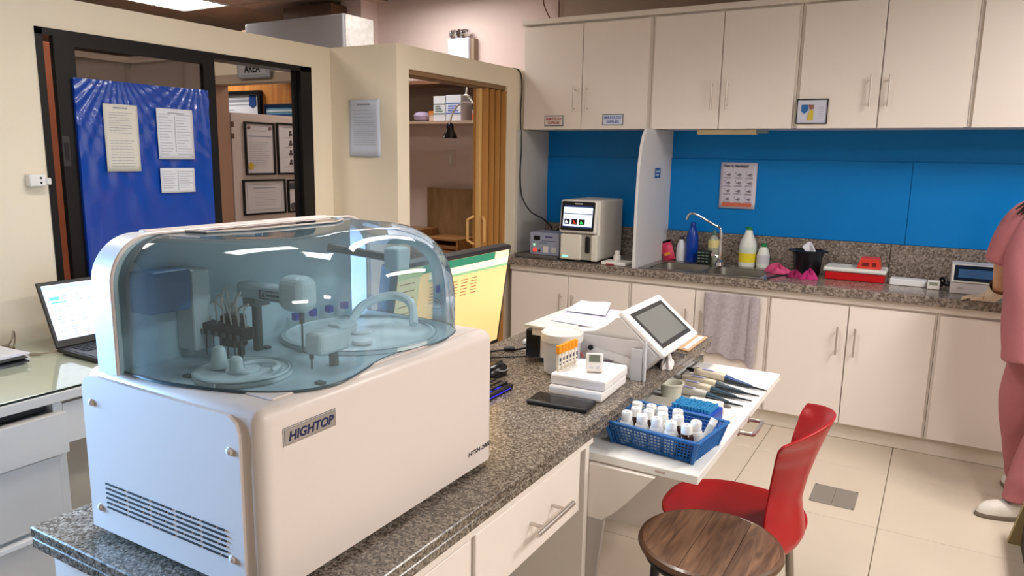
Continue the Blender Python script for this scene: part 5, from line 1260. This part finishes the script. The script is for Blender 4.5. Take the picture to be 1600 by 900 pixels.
# ------------------------------------------------------------------ PERSON
pn = T('person', 'person in pink scrubs and white shoes leaning over bench at right', 'person', (.46, 3.66, 0)); PSH = .02
skin = M('skin', (196, 148, 118), .5); scr_ = M('scrub_pink', (170, 102, 106), .85, bump=.5, bscale=320, var=.06, vscale=8)
glove = M('glove_beige', (204, 184, 158), .5); hair = M('hair_black', (16, 13, 13), .35)
def skinned(name, verts, edges, radii, mt, parent, root=0, sub=2):
    off = OFF[parent.name]
    me = bpy.data.meshes.new(name); me.from_pydata([tuple(Vector(v)-off) for v in verts], edges, []); me.update()
    o = bpy.data.objects.new(name, me); C.objects.link(o); o.parent = parent; OFF[o.name] = off
    q = o.modifiers.new('skin', 'SKIN'); q.use_smooth_shade = True; q.branch_smoothing = .6
    sv = me.skin_vertices[0].data
    for i, r in enumerate(radii):
        sv[i].radius = (r, r) if not isinstance(r, tuple) else r; sv[i].use_root = (i == root)
    q = o.modifiers.new('sub', 'SUBSURF'); q.levels = sub; q.render_levels = sub
    me.materials.append(mt)
    return o
V = [(.47, 3.62, .80), (.45, 3.65, .93), (.43, 3.69, 1.07), (.42, 3.71, 1.20), (.43, 3.73, 1.30), (.44, 3.75, 1.355), (.45, 3.765, 1.41), (.455, 3.775, 1.47), (.46, 3.775, 1.53),
     (.30, 3.70, 1.255), (.225, 3.74, 1.06), (.235, 3.92, .895), (.215, 3.985, .86),
     (.56, 3.72, 1.255), (.62, 3.78, 1.05), (.52, 3.95, .90), (.48, 4.0, .87),
     (.385, 3.66, .76), (.355, 3.70, .45), (.42, 3.78, .09), (.55, 3.60, .76), (.46, 3.54, .45), (.375, 3.545, .10)]
Ed = [(0, 1), (1, 2), (2, 3), (3, 4), (4, 5), (5, 6), (6, 7), (7, 8), (3, 9), (9, 10), (10, 11), (11, 12), (3, 13), (13, 14), (14, 15), (15, 16), (0, 17), (17, 18), (18, 19), (0, 20), (20, 21), (21, 22)]
Rd = [.12, .115, .115, .11, .06, .05, .065, .085, .07, .05, .038, .028, .022, .05, .038, .028, .022, .075, .055, .035, .075, .055, .035]
skinned('body', V, Ed, Rd, skin, pn)
# tunic: lofted ellipses down the torso
tsec = [(.665, .482, 3.603, .232, .165), (.70, .48, 3.605, .230, .160), (.78, .465, 3.62, .222, .155), (.92, .445, 3.65, .212, .148), (1.05, .43, 3.68, .208, .142), (1.15, .425, 3.70, .202, .135), (1.24, .425, 3.71, .190, .118), (1.295, .43, 3.72, .150, .092), (1.325, .435, 3.735, .085, .068), (1.345, .44, 3.745, .066, .058)]
def tun(u, v):
    f_ = v*(len(tsec)-1); i = min(int(f_), len(tsec)-2); t_ = f_-i
    z_, cx, cy, rx, ry = [tsec[i][k]*(1-t_)+tsec[i+1][k]*t_ for k in range(5)]
    a = u*2*PI; n_ = 2.6
    fold = 1+.022*math.sin(a*7+2*z_*3)*max(0, 1.2-z_)+.012*math.sin(a*3+z_*22)
    return (cx+rx*fold*math.copysign(abs(math.cos(a))**(2/n_), math.cos(a)), cy+ry*fold*math.copysign(abs(math.sin(a))**(2/n_), math.sin(a)), z_+.006*math.sin(a*5)*(v < .05))
tu = O('tunic', B().grid(tun, 72, 44), scr_, pn, smooth=True); q = tu.modifiers.new('s', 'SOLIDIFY'); q.thickness = .004
def sleeve(pts, rs, nm='sleeve'):
    b = B().tube(smooth(pts, 5), [rs[0]+(rs[-1]-rs[0])*i/(5*(len(pts)-1)) for i in range(5*(len(pts)-1)+1)], 20, cap=False)
    o = O(nm, b, scr_, pn, smooth=True); q = o.modifiers.new('s', 'SOLIDIFY'); q.thickness = .004; return o
sleeve([(.36, 3.70, 1.255), (.29, 3.70, 1.235), (.245, 3.72, 1.15), (.222, 3.745, 1.045)], [.075, .066])
sleeve([(.50, 3.71, 1.255), (.57, 3.72, 1.235), (.61, 3.75, 1.15), (.63, 3.79, 1.03)], [.075, .066])
def leg_(pts, r0, r1, seed):
    P = smooth(pts, 8); n_ = len(P)-1
    def fn(u, v):
        f = v*n_; i = min(int(f), n_-1); c = P[i].lerp(P[i+1], f-i); a = u*2*PI
        r = r0+(r1-r0)*v**.8
        r *= 1+.05*math.sin(a*3+seed+v*5)+.03*math.sin(a*5-v*9+seed)*v+.035*math.sin(v*38+math.sin(a+seed)*2.2)*max(0, v-.35)
        return (c.x+r*math.cos(a), c.y+r*.95*math.sin(a), c.z)
    o = O('trouser_leg', B().grid(fn, 40, 60), scr_, pn, smooth=True); q = o.modifiers.new('s', 'SOLIDIFY'); q.thickness = .004
leg_([(.395, 3.66, .80), (.375, 3.68, .62), (.36, 3.70, .45), (.40, 3.76, .2), (.42, 3.78, .075)], .112, .070, 1)
leg_([(.55, 3.60, .80), (.53, 3.575, .62), (.475, 3.545, .45), (.41, 3.54, .22), (.385, 3.545, .085)], .112, .072, 3.4)
# shoes
def shoe(hx_, hy_, ang, lab_):
    xf = Matrix.Translation((hx_, hy_, .001)) @ Matrix.Rotation(ang, 4, 'Z')
    def up(u, v):
        a = u*2*PI; k = math.cos(v*PI/2)**.55; L = .115; W = .042+.004*math.cos(a)
        hgt = .055+.03*max(0, -math.cos(a))
        return (.045+L*k*math.cos(a), W*k*math.sin(a), .014+hgt*math.sin(v*PI/2))
    so = O('shoe', B().grid(up, 32, 8), M('shoe_white', (212, 204, 196), .6, bump=.5, bscale=200), pn, xf=xf, smooth=True)
    O('sole', B().lathe([(.112, 0), (.119, .003), (.119, .013), (.115, .018)], (0, 0, 0), 28, 1, .40), M('sole_dark', (112, 98, 84), .6), so, xf=xf @ Matrix.Translation((.045, 0, 0)))
    b = B()
    for k in range(4): b.box(.045+.022*k, .052+.022*k, -.026+.003*k, .026-.003*k, .066-.0085*k, .070-.0085*k)
    O('lace', b, M('lace_grey', (150, 146, 144), .7), so, xf=xf)
shoe(.375, 3.545, math.radians(205), 'a'); shoe(.43, 3.79, math.radians(120), 'b')
# gloved hands resting on the worktop
def hand(wx, wy, wz, dirv, side, nm='glove'):
    d = Vector(dirv).normalized(); n_ = Vector((0, 0, 1)); s_ = d.cross(n_)*side
    W0 = Vector((wx, wy, wz)); up = n_
    fore = W0-d*.075+up*.05
    verts = [fore, W0, W0+d*.035-up*.004, W0+d*.075-up*.01]; rad = [.034, .027, (.034, .02), (.034, .016)]; ed = [(0, 1), (1, 2), (2, 3)]
    o = skinned(nm, verts, ed, rad, glove, pn, root=1)
    for i, (off_, ln) in enumerate(((-.027, .058), (-.009, .068), (.009, .064), (.026, .05))):
        base = W0+d*.066+s_*off_-up*.008
        skinned('finger', [base, base+d*ln*.45+up*.004+s_*off_*.15, base+d*ln*.8-up*.003+s_*off_*.25, base+d*ln-up*.011+s_*off_*.3], [(0, 1), (1, 2), (2, 3)], [.0095, .009, .0082, .007], glove, o)
    tb0 = W0+d*.018-s_*.026-up*.006
    skinned('thumb', [tb0, tb0+d*.022-s_*.018-up*.003, tb0+d*.046-s_*.024-up*.008], [(0, 1), (1, 2)], [.0115, .010, .008], glove, o)
OFFg = OFF
hand(.215, 3.99, .852, (-.75, .60, -.12), 1); hand(.47, 4.02, .855, (-.5, .85, -.1), -1)
O('glove_cuff', B().tube([(.236, 3.90, .915), (.226, 3.95, .88), (.217, 3.985, .858)], [.042, .036, .031], 16, cap=False), glove, pn, smooth=True)
# head: face, ears, hair
hc = Vector((.465, 3.79, 1.475))
def hd(u, v):
    a = u*2*PI; e = (v-.5)*PI
    x_, y_, z_ = math.cos(e)*math.cos(a)*.075, math.cos(e)*math.sin(a)*.092, math.sin(e)*.112
    if z_ < -.02: x_ *= 1-.9*abs(z_+.02)*2.2; y_ *= 1-.5*abs(z_+.02)*2
    if y_ > 0 and abs(x_) < .012 and -.035 < z_ < .012: y_ += .016*(1-abs(x_)/.012)*(.012-z_)/.047
    return (hc.x+x_, hc.y+y_, hc.z+z_)
hdo = O('head', B().grid(hd, 40, 32), skin, pn, smooth=True)
for k in (-1, 1):
    O('eye', B().lathe([(.001, -.009), (.008, -.005), (.010, 0), (.008, .005), (.001, .009)], (hc.x+k*.028, hc.y+.080, hc.z+.005), 12, 1.2, .5), M('eye_dark', (36, 24, 20), .2), hdo)
    O('ear', B().lathe([(.002, -.028), (.010, -.018), (.012, 0), (.010, .018), (.002, .028)], (hc.x+k*.076, hc.y, hc.z-.005), 10, .6, 1.2), skin, hdo)
O('mouth', B().box(hc.x-.02, hc.x+.02, hc.y+.076, hc.y+.086, hc.z-.058, hc.z-.050, .002, 1), M('lips', (150, 70, 70), .5), hdo)
def hr(u, v):
    a = PI*.98+u*PI*1.04-.0; e = PI/2-v*PI*.62
    x_, y_, z_ = math.cos(e)*math.cos(a)*.088, math.cos(e)*math.sin(a)*.108, math.sin(e)*.124
    return (hc.x+x_, hc.y+y_-.006, hc.z+z_+.006)
ho = O('hair', B().grid(hr, 30, 20).lathe([(.087, .03), (.086, .06), (.072, .095), (.045, .118), (.012, .128)], (hc.x, hc.y-.008, hc.z), 24, 1, 1.16), hair, pn, smooth=True)
q = ho.modifiers.new('s', 'SOLIDIFY'); q.thickness = .01
b = B(); rnd = random.Random(11)
for k in range(46):
    t_ = k/45
    sx0 = hc.x-.075+.15*t_; ex = .235+.36*t_+rnd.uniform(-.012, .012)
    b.tube(smooth([(sx0, hc.y-.075, hc.z-.02), (sx0-.02+.04*t_, hc.y-.115, hc.z-.10), (ex*.6+sx0*.4, 3.625, 1.325), (ex, 3.625+rnd.uniform(-.01, .01), 1.255+rnd.uniform(-.03, .02)-.03*math.sin(t_*PI))], 4), [.009]*10+[.006, .004, .002], 6)
O('long_hair', b, hair, pn)

pn.location.x += PSH
